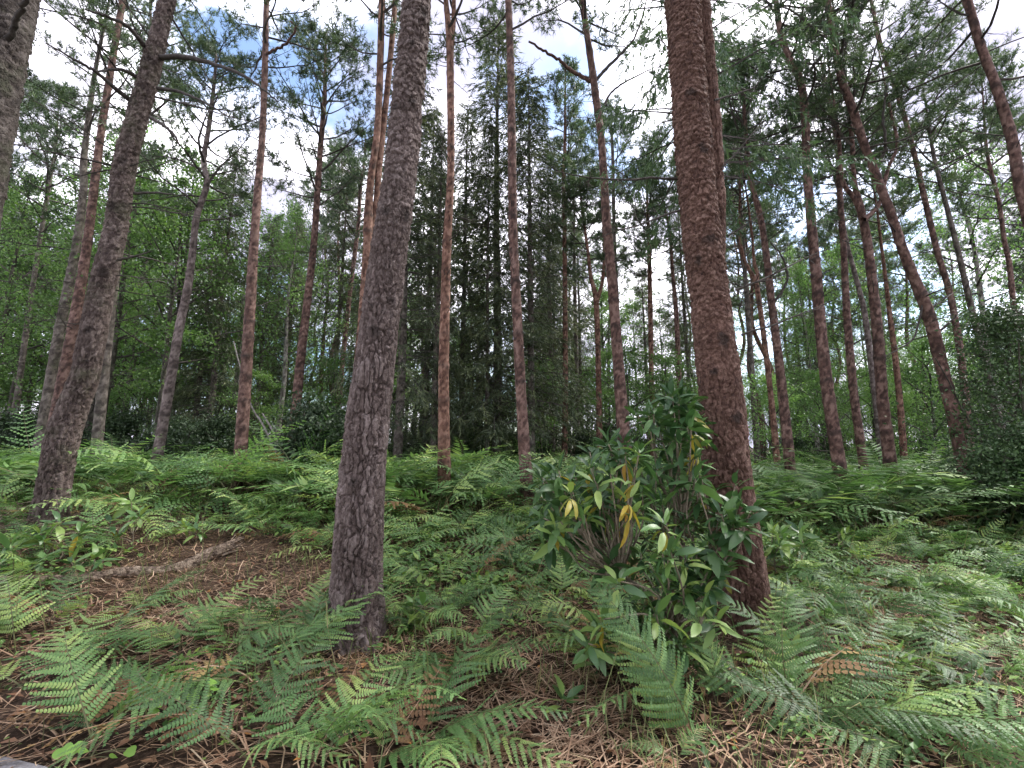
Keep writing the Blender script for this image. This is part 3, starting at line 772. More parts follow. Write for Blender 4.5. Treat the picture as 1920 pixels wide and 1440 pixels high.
PINES = [
 # name, label, depth, path, bark, H, crown(start, reach, branches, tufts), dead, options
 ('slim_pine', 'slim reddish pine directly behind the dark leaning pine', 10.0, [(92, 845, 28), (135, 627, 25), (163, 460, 20), (187, 267, 16), (213, 100, 14), (230, 0, 13)], M_BARK_RED, 17, (9.5, 2.4, 30, 9), (10, 3, 10, .4, 1.3), {}),
 ('slim_pine', 'dark slender pine with a bent top beside the reddish one near the left edge', 11.0, [(72, 848, 26), (110, 627, 22), (143, 460, 18), (157, 350, 16), (157, 300, 14), (176, 150, 10), (195, 50, 7)], M_BARK_SPRUCE, 14, (8, 2.2, 24, 9), (14, 3, 11, .4, 1.4), {}),
 ('slim_pine', 'straight shaded trunk close to the foot of the dark leaning pine', 10.4, [(180, 852, 24), (200, 650, 22), (215, 520, 20), (235, 400, 17), (262, 250, 14)], M_BARK_SPRUCE, 15, (7.5, 2.4, 26, 9), (12, 2.5, 9, .4, 1.3), {}),
 ('ringed_pine', 'pale grey ringed pine with a kink halfway up', 10.0, [(295, 857, 23), (322, 700, 20), (337, 610, 18), (352, 540, 16), (362, 465, 14), (369, 405, 13), (388, 345, 12), (382, 300, 11), (393, 230, 9), (403, 140, 6), (405, 95, 4)], M_BARK_PALE, None, (6.3, 2.3, 36, 10), (8, 4, 7, .3, 1.0), {'ring': 0.4}),
 ('straight_pine', 'straight red pine topping the bracken just right of the pale ringed one', 9.0, [(452, 836, 26), (462, 690, 23), (470, 560, 21), (476, 460, 18), (484, 350, 15), (492, 250, 13), (497, 120, 12), (500, 0, 11)], M_BARK_RED, 17, (9.6, 2.4, 32, 9), (16, 3, 10, .3, 1.2), {'ring': 0.5}),
 ('straight_pine', 'slender pink-brown pine beside the dark round shrub', 11.0, [(548, 850, 21), (562, 690, 18), (577, 560, 15), (589, 450, 13), (600, 290, 11), (608, 190, 9), (610, 130, 6), (611, 60, 3)], M_BARK_RED, None, (7.2, 2.5, 44, 10), (8, 4, 8, .3, 1.0), {'ring': 0.5}),
 ('thin_pine', 'very thin pinkish pine just left of the thick lilac-grey trunk', 16.0, [(634, 780, 11), (641, 690, 10), (655, 560, 8.5), (666, 470, 8), (672, 420, 7), (676, 350, 6), (683, 305, 4)], M_BARK_RED, 13.5, (8.5, 2.2, 30, 9), (6, 5, 9, .3, 1.0), {}),
 ('forked_pine', 'reddish forked pine hugging the left side of the thick lilac-grey trunk', 8.5, [(652, 850, 24), (673, 690, 21), (688, 480, 17), (690, 415, 17), (695, 340, 14), (707, 250, 13), (712, 150, 13), (716, 0, 12)], M_BARK_ORANGE, 16, (9.2, 2.3, 30, 9), (8, 4, 9, .3, 1.1), {'stems': [([(694, 440, 12), (705, 385, 12), (712, 300, 12), (726, 170, 11), (738, 40, 10)], 8.6, 13)]}),
 ('slim_pine', 'red-brown slim pine right of the thick lilac-grey trunk, forking at the top', 8.0, [(833, 905, 26), (832, 760, 21), (832, 690, 20), (835, 560, 18), (838, 460, 17), (845, 330, 14), (845, 200, 14), (843, 85, 13), (836, 0, 9)], M_BARK_ORANGE, 15, (9.2, 2.1, 24, 8), (18, 3.5, 9, .25, .9), {'ring': 0.5, 'stems': [([(844, 110, 9), (850, 50, 9), (851, 0, 8)], 8.05, 13)]}),
 ('slim_pine', 'slim rust-coloured pine standing left of the rhododendron bush', 7.5, [(992, 962, 29), (987, 900, 25), (978, 760, 20), (973, 660, 19), (965, 500, 17), (962, 440, 17), (960, 300, 16), (958, 150, 14), (953, 0, 12)], M_BARK_RED, 16, (9.0, 2.2, 26, 8), (22, 3, 9, .25, .8), {'ring': 0.42}),
 ('thin_pine', 'thin orange pine with a narrow tufted top above the middle of the bracken', 14.0, [(1059, 810, 11), (1060, 700, 10), (1059, 500, 8.5), (1057, 330, 7), (1059, 270, 5.5), (1060, 130, 2.5)], M_BARK_ORANGE, None, (8.2, 1.7, 46, 11), (6, 6, 9, .3, .9), {}),
 ('thin_pine', 'dull thin trunk a step right of the thin orange pine', 18.0, [(1083, 822, 9), (1081, 700, 8), (1078, 560, 7), (1076, 440, 5)], M_BARK_SPRUCE, 15, (8.5, 1.9, 30, 10), (8, 4, 10, .3, 1), {}),
 ('forked_pine', 'thin orange pine that forks into a Y at mid height', 14.0, [(1124, 822, 11.5), (1121, 650, 10), (1117, 560, 10), (1108, 520, 7), (1102, 470, 6), (1090, 380, 4)], M_BARK_ORANGE, 11, (6.5, 1.8, 30, 10), (6, 4, 8, .3, 1), {'stems': [([(1117, 565, 8), (1128, 535, 6.5), (1133, 480, 6), (1130, 400, 4)], 14.0, 10)]}),
 ('crooked_pine', 'tall red pine with a crooked top and long bare side limbs in the middle', 8.5, [(1169, 808, 25), (1160, 690, 21), (1150, 560, 19), (1142, 465, 18), (1136, 400, 16), (1128, 270, 14), (1117, 180, 14), (1103, 80, 12), (1090, 0, 11)], M_BARK_RED, 15, (9.8, 2.2, 26, 8), (20, 4, 10, .25, .9), {'ring': 0.42}),
 ('thin_pine', 'thin grey stem just behind the crooked red pine', 16.0, [(1162, 800, 9), (1158, 600, 8), (1152, 450, 7), (1149, 300, 6), (1147, 250, 5)], M_BARK_PALE, 15, (9.5, 1.9, 26, 9), (4, 5, 10, .3, 1), {}),
 ('thin_pine', 'slim orange pine right of a gap of blue sky with a small rounded top', 15.0, [(1222, 745, 10), (1219, 560, 9), (1217, 460, 7.5), (1214, 390, 5), (1212, 325, 2.5)], M_BARK_ORANGE, None, (7.0, 2.0, 44, 11), (6, 5, 8, .3, .9), {}),
 ('thin_pine', 'thin crooked pine just left of the thick rust-brown trunk', 15.0, [(1276, 760, 11), (1273, 700, 10), (1268, 590, 9), (1262, 520, 7), (1256, 440, 5)], M_BARK_RED, 13, (7.2, 2.1, 36, 10), (8, 5, 8, .3, 1.2), {}),
 ('thin_pine', 'shaded straight trunk just right of the thick rust-brown pine', 14.0, [(1418, 826, 12), (1410, 700, 11), (1403, 600, 10), (1396, 500, 8), (1390, 400, 6)], M_BARK_SPRUCE, 15, (8, 2.0, 34, 10), (10, 4, 10, .3, 1), {}),
 ('forked_pine', 'slim orange pine with a forked crooked top beside the thick rust-brown trunk', 12.0, [(1454, 830, 13), (1443, 720, 11), (1428, 600, 10), (1417, 530, 10), (1404, 505, 7), (1392, 475, 6), (1386, 420, 5), (1388, 350, 4)], M_BARK_ORANGE, 11, (7.6, 2.0, 30, 10), (6, 4, 8, .3, 1), {'stems': [([(1416, 535, 8), (1420, 515, 7), (1414, 490, 6), (1410, 440, 5)], 12.0, 10.5)]}),
 ('slim_pine', 'red pine with a kinked upper stem, first sturdy one right of the thick rust-brown trunk', 10.0, [(1478, 842, 22), (1463, 700, 18), (1447, 570, 15), (1435, 465, 13), (1424, 400, 12), (1409, 345, 11), (1402, 290, 9), (1395, 200, 7), (1395, 140, 4)], M_BARK_RED, None, (7.5, 2.3, 40, 10), (10, 3, 8, .3, 1.2), {}),
 ('bent_pine', 'dark red pine that bends sharply leftward near its top', 8.5, [(1572, 862, 28), (1553, 740, 25), (1540, 630, 23), (1531, 520, 21), (1526, 470, 20), (1514, 330, 17), (1509, 210, 16), (1500, 150, 15), (1480, 110, 14), (1463, 60, 12), (1455, 0, 10)], M_BARK_RED, 14, (7.6, 2.4, 40, 10), (10, 4, 9, .4, 1.4), {'ring': 0.5}),
 ('slim_pine', 'slender dark pine between the bent pine and the candelabra pine', 11.0, [(1617, 858, 19), (1600, 730, 17), (1588, 590, 15), (1582, 470, 13), (1575, 370, 12), (1570, 270, 10), (1560, 220, 8), (1552, 170, 6)], M_BARK_RED, 13, (8.2, 2.4, 40, 10), (8, 4, 9, .4, 1.2), {}),
 ('candelabra_pine', 'sturdy red pine that divides into upcurved limbs like a candelabra', 9.0, [(1667, 850, 27), (1655, 750, 24), (1645, 620, 22), (1631, 490, 19), (1622, 430, 18), (1613, 390, 16), (1602, 340, 10), (1598, 270, 9), (1590, 200, 8)], M_BARK_RED, 12, (7.0, 2.4, 34, 10), (8, 3, 8, .4, 1.2), {'stems': [([(1616, 400, 11), (1600, 370, 10), (1582, 345, 9), (1576, 310, 8), (1572, 250, 7)], 9.0, 10), ([(1619, 412, 10), (1636, 398, 9), (1652, 375, 9), (1664, 320, 8), (1682, 270, 7), (1670, 210, 6)], 8.9, 10)]}),
 ('thin_pine', 'thin orange stem with a wavy trunk right of the candelabra pine', 13.0, [(1695, 856, 15), (1686, 740, 13), (1676, 650, 12), (1667, 580, 10), (1660, 520, 8), (1650, 440, 6)], M_BARK_ORANGE, 12, (7.5, 2.0, 32, 10), (8, 4, 8, .4, 1.2), {}),
 ('thin_pine', 'pale thin leaning stem glimpsed just left of the candelabra pine', 13.0, [(1652, 845, 14), (1638, 720, 13), (1623, 600, 12), (1610, 540, 10), (1590, 465, 9), (1578, 400, 7)], M_BARK_PALE, 13, (8.5, 2.1, 32, 10), (6, 4, 8, .4, 1.2), {}),
 ('leaning_pine', 'leaning red pine with scaly bark standing before the dark holly', 8.0, [(1806, 868, 30), (1783, 760, 28), (1764, 680, 27), (1747, 610, 27), (1730, 560, 25), (1697, 480, 21), (1670, 400, 19), (1643, 330, 18), (1620, 270, 17), (1597, 200, 17), (1578, 150, 15), (1567, 100, 13), (1560, 50, 12), (1552, 0, 11)], M_BARK_RED, 13, (7.0, 2.5, 40, 10), (12, 3, 9, .4, 1.5), {'ring': 0.5}),
 ('slim_pine', 'slimmer red pine leaning parallel just behind the scaly leaning one', 11.0, [(1816, 810, 18), (1803, 680, 16), (1783, 560, 14), (1757, 470, 13), (1733, 370, 12), (1717, 300, 11), (1693, 210, 10), (1673, 150, 9), (1653, 90, 8), (1633, 0, 7)], M_BARK_RED, 15, (8.5, 2.5, 42, 10), (10, 4, 10, .4, 1.2), {}),
 ('slim_pine', 'ivy-flecked grey pine rising out of the dark holly', 11.5, [(1880, 830, 18), (1853, 700, 17), (1827, 600, 15), (1810, 530, 13), (1795, 465, 12), (1773, 380, 10), (1757, 320, 9), (1745, 260, 7)], M_BARK_SPRUCE, 13, (8.3, 2.4, 40, 10), (8, 4, 9, .4, 1.2), {}),
 ('edge_pine', 'sturdy red pine leaning in across the top right corner', 7.0, [(2010, 700, 29), (1960, 520, 27), (1917, 370, 25), (1897, 260, 24), (1867, 160, 21), (1840, 90, 19), (1813, 0, 18)], M_BARK_RED, 15, (7.6, 2.5, 38, 10), (10, 3, 9, .4, 1.3), {}),
 ('thin_pine', 'thin pine at the right edge above the dark holly', 12.0, [(1925, 690, 14), (1903, 590, 13), (1893, 500, 12), (1883, 450, 10), (1873, 380, 9), (1853, 300, 8), (1847, 250, 6)], M_BARK_RED, 13, (7.5, 2.3, 40, 10), (8, 4, 9, .4, 1.2), {}),
 ('thin_pine', 'thin trunk far back at the left edge, tilted towards the dark leaning pine', 13.0, [(28, 770, 15), (33, 740, 14), (52, 600, 12), (70, 480, 10), (95, 330, 8)], M_BARK_SPRUCE, 13, (7.5, 2.2, 30, 9), (10, 3, 9, .4, 1.2), {}),
]
for (nm, lab, Y, path, bark, H, crown, dead, opt) in PINES:
    crown = (crown[0], crown[1], min(crown[2], 30), 6, 0.27) if nm in ('thin_pine', 'forked_pine') else (crown[0], crown[1], min(crown[2], 28 if path[0][0] > 1400 else 34), 9)
    root, f, rz = main_tree(nm, lab, Y, path, bark, H, crown, dead, **opt)
    if nm == 'crooked_pine':
        b_ = np.array(root.location)
        limb(root, [(1108, 152, 0), (1085, 140, 0), (1050, 115, -.1), (1020, 95, -.2), (992, 78, -.3)], 8.5, 0.05, 0.02, b_, M_BARK_RED)
        limb(root, [(1117, 150, 0), (1145, 120, .1), (1170, 95, .2), (1190, 70, .2), (1208, 20, .3), (1215, -20, .3)], 8.5, 0.04, 0.012, b_)
        limb(root, [(1126, 215, 0), (1145, 175, .1), (1180, 150, .2), (1230, 125, .3)], 8.5, 0.03, 0.01, b_)
    if nm == 'straight_pine' and Y == 9.0:
        b_ = np.array(root.location)
        limb(root, [(497, 100, 0), (520, 92, 0), (540, 78, -.1), (554, 52, -.2), (545, 40, -.2)], 9.0, 0.035, 0.02, b_, M_BARK_RED)
    if nm == 'slim_pine' and Y == 10.0 and 'first sturdy' in lab:
        b_ = np.array(root.location)
        limb(root, [(1446, 570, 0), (1468, 545, -.1), (1476, 515, -.1), (1466, 480, -.1), (1445, 455, 0)], 10.0, 0.035, 0.015, b_)
    if nm == 'leaning_pine':
        b_ = np.array(root.location)
        limb(root, [(1640, 325, 0), (1652, 300, 0), (1660, 270, -.1), (1656, 220, -.2), (1663, 160, -.2)], 8.0, 0.04, 0.015, b_)
        limb(root, [(1757, 625, 0), (1780, 605, -.1), (1795, 590, -.2)], 8.0, 0.025, 0.012, b_)
        limb(root, [(1733, 555, 0), (1715, 630, -.1), (1683, 655, -.2), (1660, 668, -.3)], 8.0, 0.02, 0.006, b_)

# ---------------------------------------------------------------- spruces, larch, and the wood behind
SPRUCE_CROWNS = [spruce_crown('spruce_crown', 16.0, 2.2, 2.1, 300 + k, M_SPRUCE, size=0.34, tw=13, per=6) for k in range(3)]
LARCH_CROWN = spruce_crown('larch_crown', 15.0, 6.2, 2.4, 333, M_LARCH, gap=0.42, per=5, tw=20, hang=1.3, size=0.30)
SPRUCE_TRUNK = trunk_mesh('spruce_trunk', [(0, 0, -.15), (0.03, 0, 4), (-0.03, 0.02, 9), (0, 0, 16)], [0.145, 0.12, 0.085, 0.01], M_BARK_SPRUCE, seed=5, ring=0.4)

def spruce(name, label, x, y, H, k, group=None, crown=None, width=1.0, trunk_w=1.0):
    root = empty(name, (x, y, gz(x, y))); tag(root, label, 'spruce tree', group)
    s = H / 16.0; rot = (0, 0, rng.uniform(0, 6.28))
    obj('trunk', SPRUCE_TRUNK, root, rot=rot, scale=(s * trunk_w, s * trunk_w, s))
    obj('crown', crown or SPRUCE_CROWNS[k % 3], root, rot=rot, scale=(s * width, s * width, s))
    MAIN_XY.append(np.array([x, y]))
    return root
def spruce_px(label, px, py, Y, H, k, **kw):
    p = at(px, py, Y); return spruce('spruce_tree', label, p[0], p[1], H, k, **kw)
spruce_px('tall dark spruce whose pointed top rises in the gap of open sky', 930, 850, 14.0, 16.6, 0, trunk_w=1.1, width=1.2)
spruce_px('spruce with a thin pale trunk next to the tall dark spruce', 865, 850, 14.5, 13.5, 1, trunk_w=0.9)
spruce_px('narrow spruce trunk pressed close against the tall dark spruce', 912, 860, 13.5, 12, 2, trunk_w=0.7, width=0.8)
spruce_px('spruce half hidden behind the slim rust-coloured pine', 996, 850, 13.5, 14, 1, width=1.2)
spruce_px('drooping dark spruce just right of the thick lilac-grey trunk', 745, 850, 12.0, 14.5, 2, width=1.05)
spruce_px('brown-twigged spruce between the thick lilac-grey trunk and the forking slim pine', 795, 850, 14.0, 13, 0, width=1.05)
spruce_px('shaded spruce trunk tight beside the foot of the forking slim pine', 812, 850, 12.5, 11, 1, width=0.7)
spruce_px('broad dark spruce behind the thin orange pine', 1035, 850, 17.0, 14, 2)
spruce_px('dark spruce behind the pale ringed pine', 385, 850, 14.0, 11.5, 1)
spruce_px('dark spruce behind the dark round shrub', 620, 850, 17.0, 13, 0)
spruce_px('dark spruce right behind the thick rust-brown pine', 1300, 850, 19.0, 13, 1)
larch = spruce_px('feathery green larch drooping behind the thick rust-brown trunk', 1343, 850, 6.6, 15, 0, crown=LARCH_CROWN, trunk_w=0.8)
larch.name = 'larch_tree'; larch['category'] = 'larch tree'

BROAD = [
 (broad_crown('leafy_crown', 11.0, 3.0, 2.6, 401, M_BROAD, nl=22, leaves=52, size=0.10), 11.0, M_BARK_BROAD),
 (broad_crown('leafy_crown', 12.0, 2.2, 2.4, 402, M_BROAD, nl=24, leaves=46, size=0.10), 12.0, M_BARK_BROAD),
 (broad_crown('birch_crown', 13.0, 3.5, 2.3, 403, M_BIRCHLEAF, nl=26, leaves=44, size=0.085, droop=0.6), 13.0, M_BARK_BROAD),
 (broad_crown('birch_crown', 12.0, 4.5, 2.0, 404, M_BIRCHLEAF, nl=22, leaves=48, size=0.085, droop=0.7), 12.0, M_BARK_BIRCH),
 (broad_crown('sapling_crown', 5.5, 0.6, 1.7, 405, M_BROAD, nl=16, leaves=48, size=0.085), 5.5, M_BARK_BROAD),
 (broad_crown('sapling_crown', 4.5, 0.4, 1.9, 406, M_BIRCHLEAF, nl=15, leaves=50, size=0.08), 4.5, M_BARK_BROAD),
]
BTRUNK = []
for k, (cm, H, bk) in enumerate(BROAD):
    rg = np.random.default_rng(420 + k)
    P = [(0, 0, -0.15)] + [(rg.normal() * 0.10 * (j > 0), rg.normal() * 0.10 * (j > 0), H * j / 6 * 0.97) for j in range(1, 7)]
    P = [(0.35 * p[0], 0.35 * p[1], p[2]) for p in P]
    BTRUNK.append(trunk_mesh('leafy_trunk', P, np.linspace(0.016 * H * 0.6 + 0.01, 0.012, 7), bk, seed=k + 2, ring=0, seg=10, step=0.15))
FAR_PINE = []
for k in range(4):
    rg = np.random.default_rng(440 + k); H = 15.5
    P = np.array([(0, 0, -.15)] + [(rg.normal() * 0.16, rg.normal() * 0.16, H * j / 7) for j in range(1, 8)])
    FAR_PINE.append((trunk_mesh('far_pine_trunk', P, np.linspace(0.13, 0.02, 8), [M_BARK_RED, M_BARK_SPRUCE, M_BARK_ORANGE, M_BARK_RED][k], seed=k + 12, ring=0.5, seg=10, step=0.12),
                     pine_crown('far_pine_crown', Path(P), 7.0, 15.4, 2.5, 46, 450 + k, 9, 0.25)))

ANCHORS = sorted([(-60, 'large trunk at the left edge'), (80, 'dark leaning pine'), (295, 'pale ringed pine'), (452, 'straight red pine'), (548, 'pink-brown pine'), (680, 'thick lilac-grey trunk'),
    (833, 'forking slim pine'), (930, 'tall dark spruce'), (985, 'slim rust-coloured pine'), (1059, 'thin orange pine'), (1122, 'thin Y-forked pine'), (1168, 'crooked red pine'), (1222, 'slim orange pine'),
    (1355, 'thick rust-brown trunk'), (1477, 'kinked red pine'), (1570, 'bent dark red pine'), (1665, 'candelabra pine'), (1803, 'leaning red pine'), (1900, 'dark holly')])
def beside(x, y, z=1.5):
    px = float(project(np.array([x, y, z]))[0]); a, n = min(ANCHORS, key=lambda t: abs(t[0] - px)); g = abs(px - a)
    return ('right behind' if g < 12 else ('just ' if g < 32 else '') + ('left of' if px < a else 'right of')) + ' the ' + n

def free(x, y, gap):
    return all((x - q[0]) ** 2 + (y - q[1]) ** 2 > gap * gap for q in MAIN_XY)

def wood(kind, n, pxr, yr, gap, sr, kinds=None):
    done = tries = 0
    while done < n and tries < 60 * n:
        tries += 1
        y = yr[0] + (yr[1] - yr[0]) * rng.uniform() ** 0.8; x = (rng.uniform(*pxr) - 960) / FPX * y
        if not free(x, y, gap): continue
        done += 1; MAIN_XY.append(np.array([x, y])); s = rng.uniform(*sr); rz_ = (0, 0, rng.uniform(0, 6.28)); zt = beside(x, y)
        dist = 'near' if y < 15 else 'middle-distance' if y < 20 else 'far' if y < 28 else 'very distant'
        if kind == 'pine':
            k = rng.integers(0, 4); root = empty('far_pine', (x, y, gz(x, y)))
            tag(root, f'{dist} tall background pine {zt}', 'pine tree', f'{dist} background pines {zt}')
            obj('trunk', FAR_PINE[k][0], root, rot=rz_, scale=(s, s, s)); obj('crown', FAR_PINE[k][1], root, rot=rz_, scale=(s, s, s))
        elif kind == 'spruce':
            k = int(rng.integers(0, 3))
            spruce('far_spruce', f'{dist} dark background spruce {zt}', x, y, 13 * s, k, group=f'{dist} background spruces {zt}')
        else:
            k = int(rng.choice(kinds)); cm, H, bk = BROAD[k]
            what = {0: ('leafy_tree', 'leafy green tree'), 1: ('leafy_tree', 'leafy green tree'), 2: ('birch_tree', 'airy birch with drooping leaves'), 3: ('birch_tree', 'pale-stemmed birch'), 4: ('sapling', 'bushy green sapling'), 5: ('sapling', 'bushy light green sapling')}[k]
            root = empty(what[0], (x, y, gz(x, y)))
            tag(root, f'{dist} {what[1]} {zt}', what[0].replace('_', ' '), f'{dist} {what[0].replace("_", " ")}s {zt}')
            obj('trunk', BTRUNK[k], root, rot=rz_, scale=(s, s, s)); obj('crown', cm, root, rot=rz_, scale=(s, s, s))
wood('leafy', 28, (-150, 330), (12.0, 22), 1.3, (0.8, 1.15), [0, 1, 2, 1, 0])
wood('leafy', 16, (330, 720), (15, 26), 1.5, (0.75, 1.05), [2, 3, 2, 1])
wood('spruce', 8, (-100, 620), (15, 24), 1.5, (0.75, 1.0))
wood('pine', 9, (-120, 640), (14, 26), 1.5, (0.8, 1.05))
wood('spruce', 5, (650, 1220), (16, 25), 1.3, (0.8, 1.05))
wood('pine', 6, (650, 1280), (16, 27), 1.5, (0.75, 0.95))
wood('leafy', 20, (640, 1300), (19, 30), 1.6, (0.7, 0.95), [0, 1, 2])
wood('pine', 13, (1240, 2080), (13, 27), 1.3, (0.75, 1.05))
wood('leafy', 22, (1300, 2080), (17, 30), 1.6, (0.6, 0.85), [2, 3, 2, 0])
wood('spruce', 4, (1350, 2080), (16, 26), 1.5, (0.7, 0.95))
wood('leafy', 34, (-150, 2080), (12.5, 20), 1.0, (0.6, 1.0), [4, 5])
wood('leafy', 20, (1400, 2080), (13, 22), 1.0, (0.7, 1.1), [5, 3, 5])
wood('leafy', 40, (-150, 2080), (21, 29), 1.2, (0.7, 1.2), [4, 5])
wood('leafy', 46, (-200, 2120), (30, 44), 2.2, (0.8, 1.1), [0, 1, 1, 4])

# wood behind the path: unseen trees, added to block low skylight
for k, (x, y) in enumerate([(-9, -3), (-6.5, -6), (-3.5, -4.5), (-1, -7), (2, -4.8), (4.5, -7), (6.5, -3.8), (9, -5.5), (-11, 1.0), (10.5, 0.5), (-4.5, -10), (1, -11), (6, -11), (-9, -9), (12, -8)]):
    root = empty('far_pine' if k % 2 else 'leafy_tree', (x, y, gz(x, y))); kk_ = k % 4
    tag(root, ('pine' if k % 2 else 'leafy tree') + ' across the path, unseen behind the viewer, added to block low skylight', 'pine tree' if k % 2 else 'leafy tree', 'unseen trees added across the path')
    tm, cm_ = FAR_PINE[kk_] if k % 2 else (BTRUNK[k % 3], BROAD[k % 3][0])
    obj('trunk', tm, root, rot=(0, 0, k)); obj('crown', cm_, root, rot=(0, 0, k))

# ---------------------------------------------------------------- shrubs
def shrub(name, label, x, y, H, rmax, seed, mat, cat, nl=20, subs=7, leaves=60, size=0.06, spread=0.2, group=None, bark=None):
    root = empty(name, (x, y, gz(x, y))); tag(root, label, cat, group)
    rg = np.random.default_rng(seed); mb = MB()
    for k in range(4):
        pts = wander((rg.normal() * 0.05, rg.normal() * 0.05, -0.05), (rg.normal() * 0.3, rg.normal() * 0.3, 1), H * 0.8, 6, 0.08, rg)
        tube(mb, pts, np.linspace(0.03, 0.008, 7), 6, 0, 0.4)
    obj('stem', mb.mesh(name + '_stem', M_BARK_BROAD, True), root)
    obj('crown', broad_crown(name + '_crown', H, 0.12, rmax, seed + 1, mat, nl=nl, subs=subs, leaves=leaves, size=size, spread=spread, bark=bark or M_BARK_BROAD), root)
    MAIN_XY.append(np.array([x, y]))
    return root
def shrub_px(name, label, px, Y, *a, **k):
    return shrub(name, label, (px - 960) / FPX * Y, Y, *a, **k)
shrub_px('holly_tree', 'tall dark glossy holly filling the right edge', 1905, 7.7, 3.9, 0.95, 510, M_HOLLY, 'holly', nl=42, subs=8, leaves=44, size=0.06, spread=0.32)
shrub_px('holly_bush', 'low dark holly bush at the foot of the leaning red pine', 1885, 6.8, 1.3, 0.85, 520, M_HOLLY, 'holly', nl=22, leaves=60, size=0.055)
shrub_px('holly_bush', 'dark holly bush half out of the frame at the right edge', 1975, 6.6, 1.6, 0.9, 525, M_HOLLY, 'holly', nl=26, leaves=80, size=0.055)
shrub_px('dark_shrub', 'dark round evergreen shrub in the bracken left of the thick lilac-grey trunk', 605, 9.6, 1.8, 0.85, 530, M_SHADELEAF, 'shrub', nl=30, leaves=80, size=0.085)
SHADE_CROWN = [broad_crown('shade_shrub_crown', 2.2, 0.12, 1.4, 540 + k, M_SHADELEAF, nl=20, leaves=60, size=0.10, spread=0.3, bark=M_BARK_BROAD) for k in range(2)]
_mb = MB()
for k in range(4):
    tube(_mb, wander((rng.normal() * 0.05, rng.normal() * 0.05, -0.05), (rng.normal() * 0.3, rng.normal() * 0.3, 1), 1.8, 6, 0.08, rng), np.linspace(0.03, 0.008, 7), 6, 0, 0.4)
SHADE_STEM = _mb.mesh('shade_shrub_stem', M_BARK_BROAD, True)
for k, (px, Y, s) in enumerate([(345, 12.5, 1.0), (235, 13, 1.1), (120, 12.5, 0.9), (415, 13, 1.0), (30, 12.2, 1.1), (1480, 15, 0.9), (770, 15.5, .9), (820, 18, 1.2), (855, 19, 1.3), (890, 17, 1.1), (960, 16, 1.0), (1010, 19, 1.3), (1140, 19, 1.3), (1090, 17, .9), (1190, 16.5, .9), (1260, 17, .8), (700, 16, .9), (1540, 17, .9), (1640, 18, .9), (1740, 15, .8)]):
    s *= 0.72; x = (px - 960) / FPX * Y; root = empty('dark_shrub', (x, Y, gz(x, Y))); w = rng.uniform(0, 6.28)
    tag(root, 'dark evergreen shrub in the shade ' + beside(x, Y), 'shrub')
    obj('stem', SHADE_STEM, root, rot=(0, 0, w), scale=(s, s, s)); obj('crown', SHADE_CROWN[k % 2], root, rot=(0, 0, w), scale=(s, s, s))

# rhododendron leaf: a curved blade folded along its midrib, length 1 along +X
def rleaf(seed, droop, mat, wide=0.135):
    rg = np.random.default_rng(seed); n = 7; V, F = [], []
    x = z = 0.0; e = 0.15
    for k in range(n):
        u = k / (n - 1)
        w = wide * (math.sin(math.pi * min(1, 0.06 + 0.90 * u ** 0.9)) ** 0.8) if 0 < k < n - 1 else 0.012
        tw = rg.uniform(-0.02, 0.02)
        V += [(x, -w, z + 0.035 * w / wide + tw), (x, 0, z), (x, w, z + 0.035 * w / wide - tw)]
        x += math.cos(e) / (n - 1); z += math.sin(e) / (n - 1); e -= droop / (n - 1)
    for k in range(n - 1):
        a = 3 * k
        F += [(a, a + 3, a + 4, a + 1), (a + 1, a + 4, a + 5, a + 2)]
    mb = MB(); mb.add(V, F, 0, rg.uniform(0.3, 0.7))
    return mb.mesh('rhododendron_leaf', mat, True)
RLEAF = [rleaf(600 + k, [0.2, 0.5, 0.8, 1.1, 0.4][k], M_RHODO, [0.15, 0.135, 0.155, 0.14, 0.165][k]) for k in range(5)]
YLEAF = [rleaf(620 + k, [0.3, 0.7, 1.0][k], M_YELLOW, 0.12) for k in range(3)]

def leaf_arrays(me):
    v = np.zeros(len(me.vertices) * 3); me.vertices.foreach_get('co', v)
    return v.reshape(-1, 3), np.array([p.vertices[:] for p in me.polygons])
RARR = [leaf_arrays(m) for m in RLEAF]

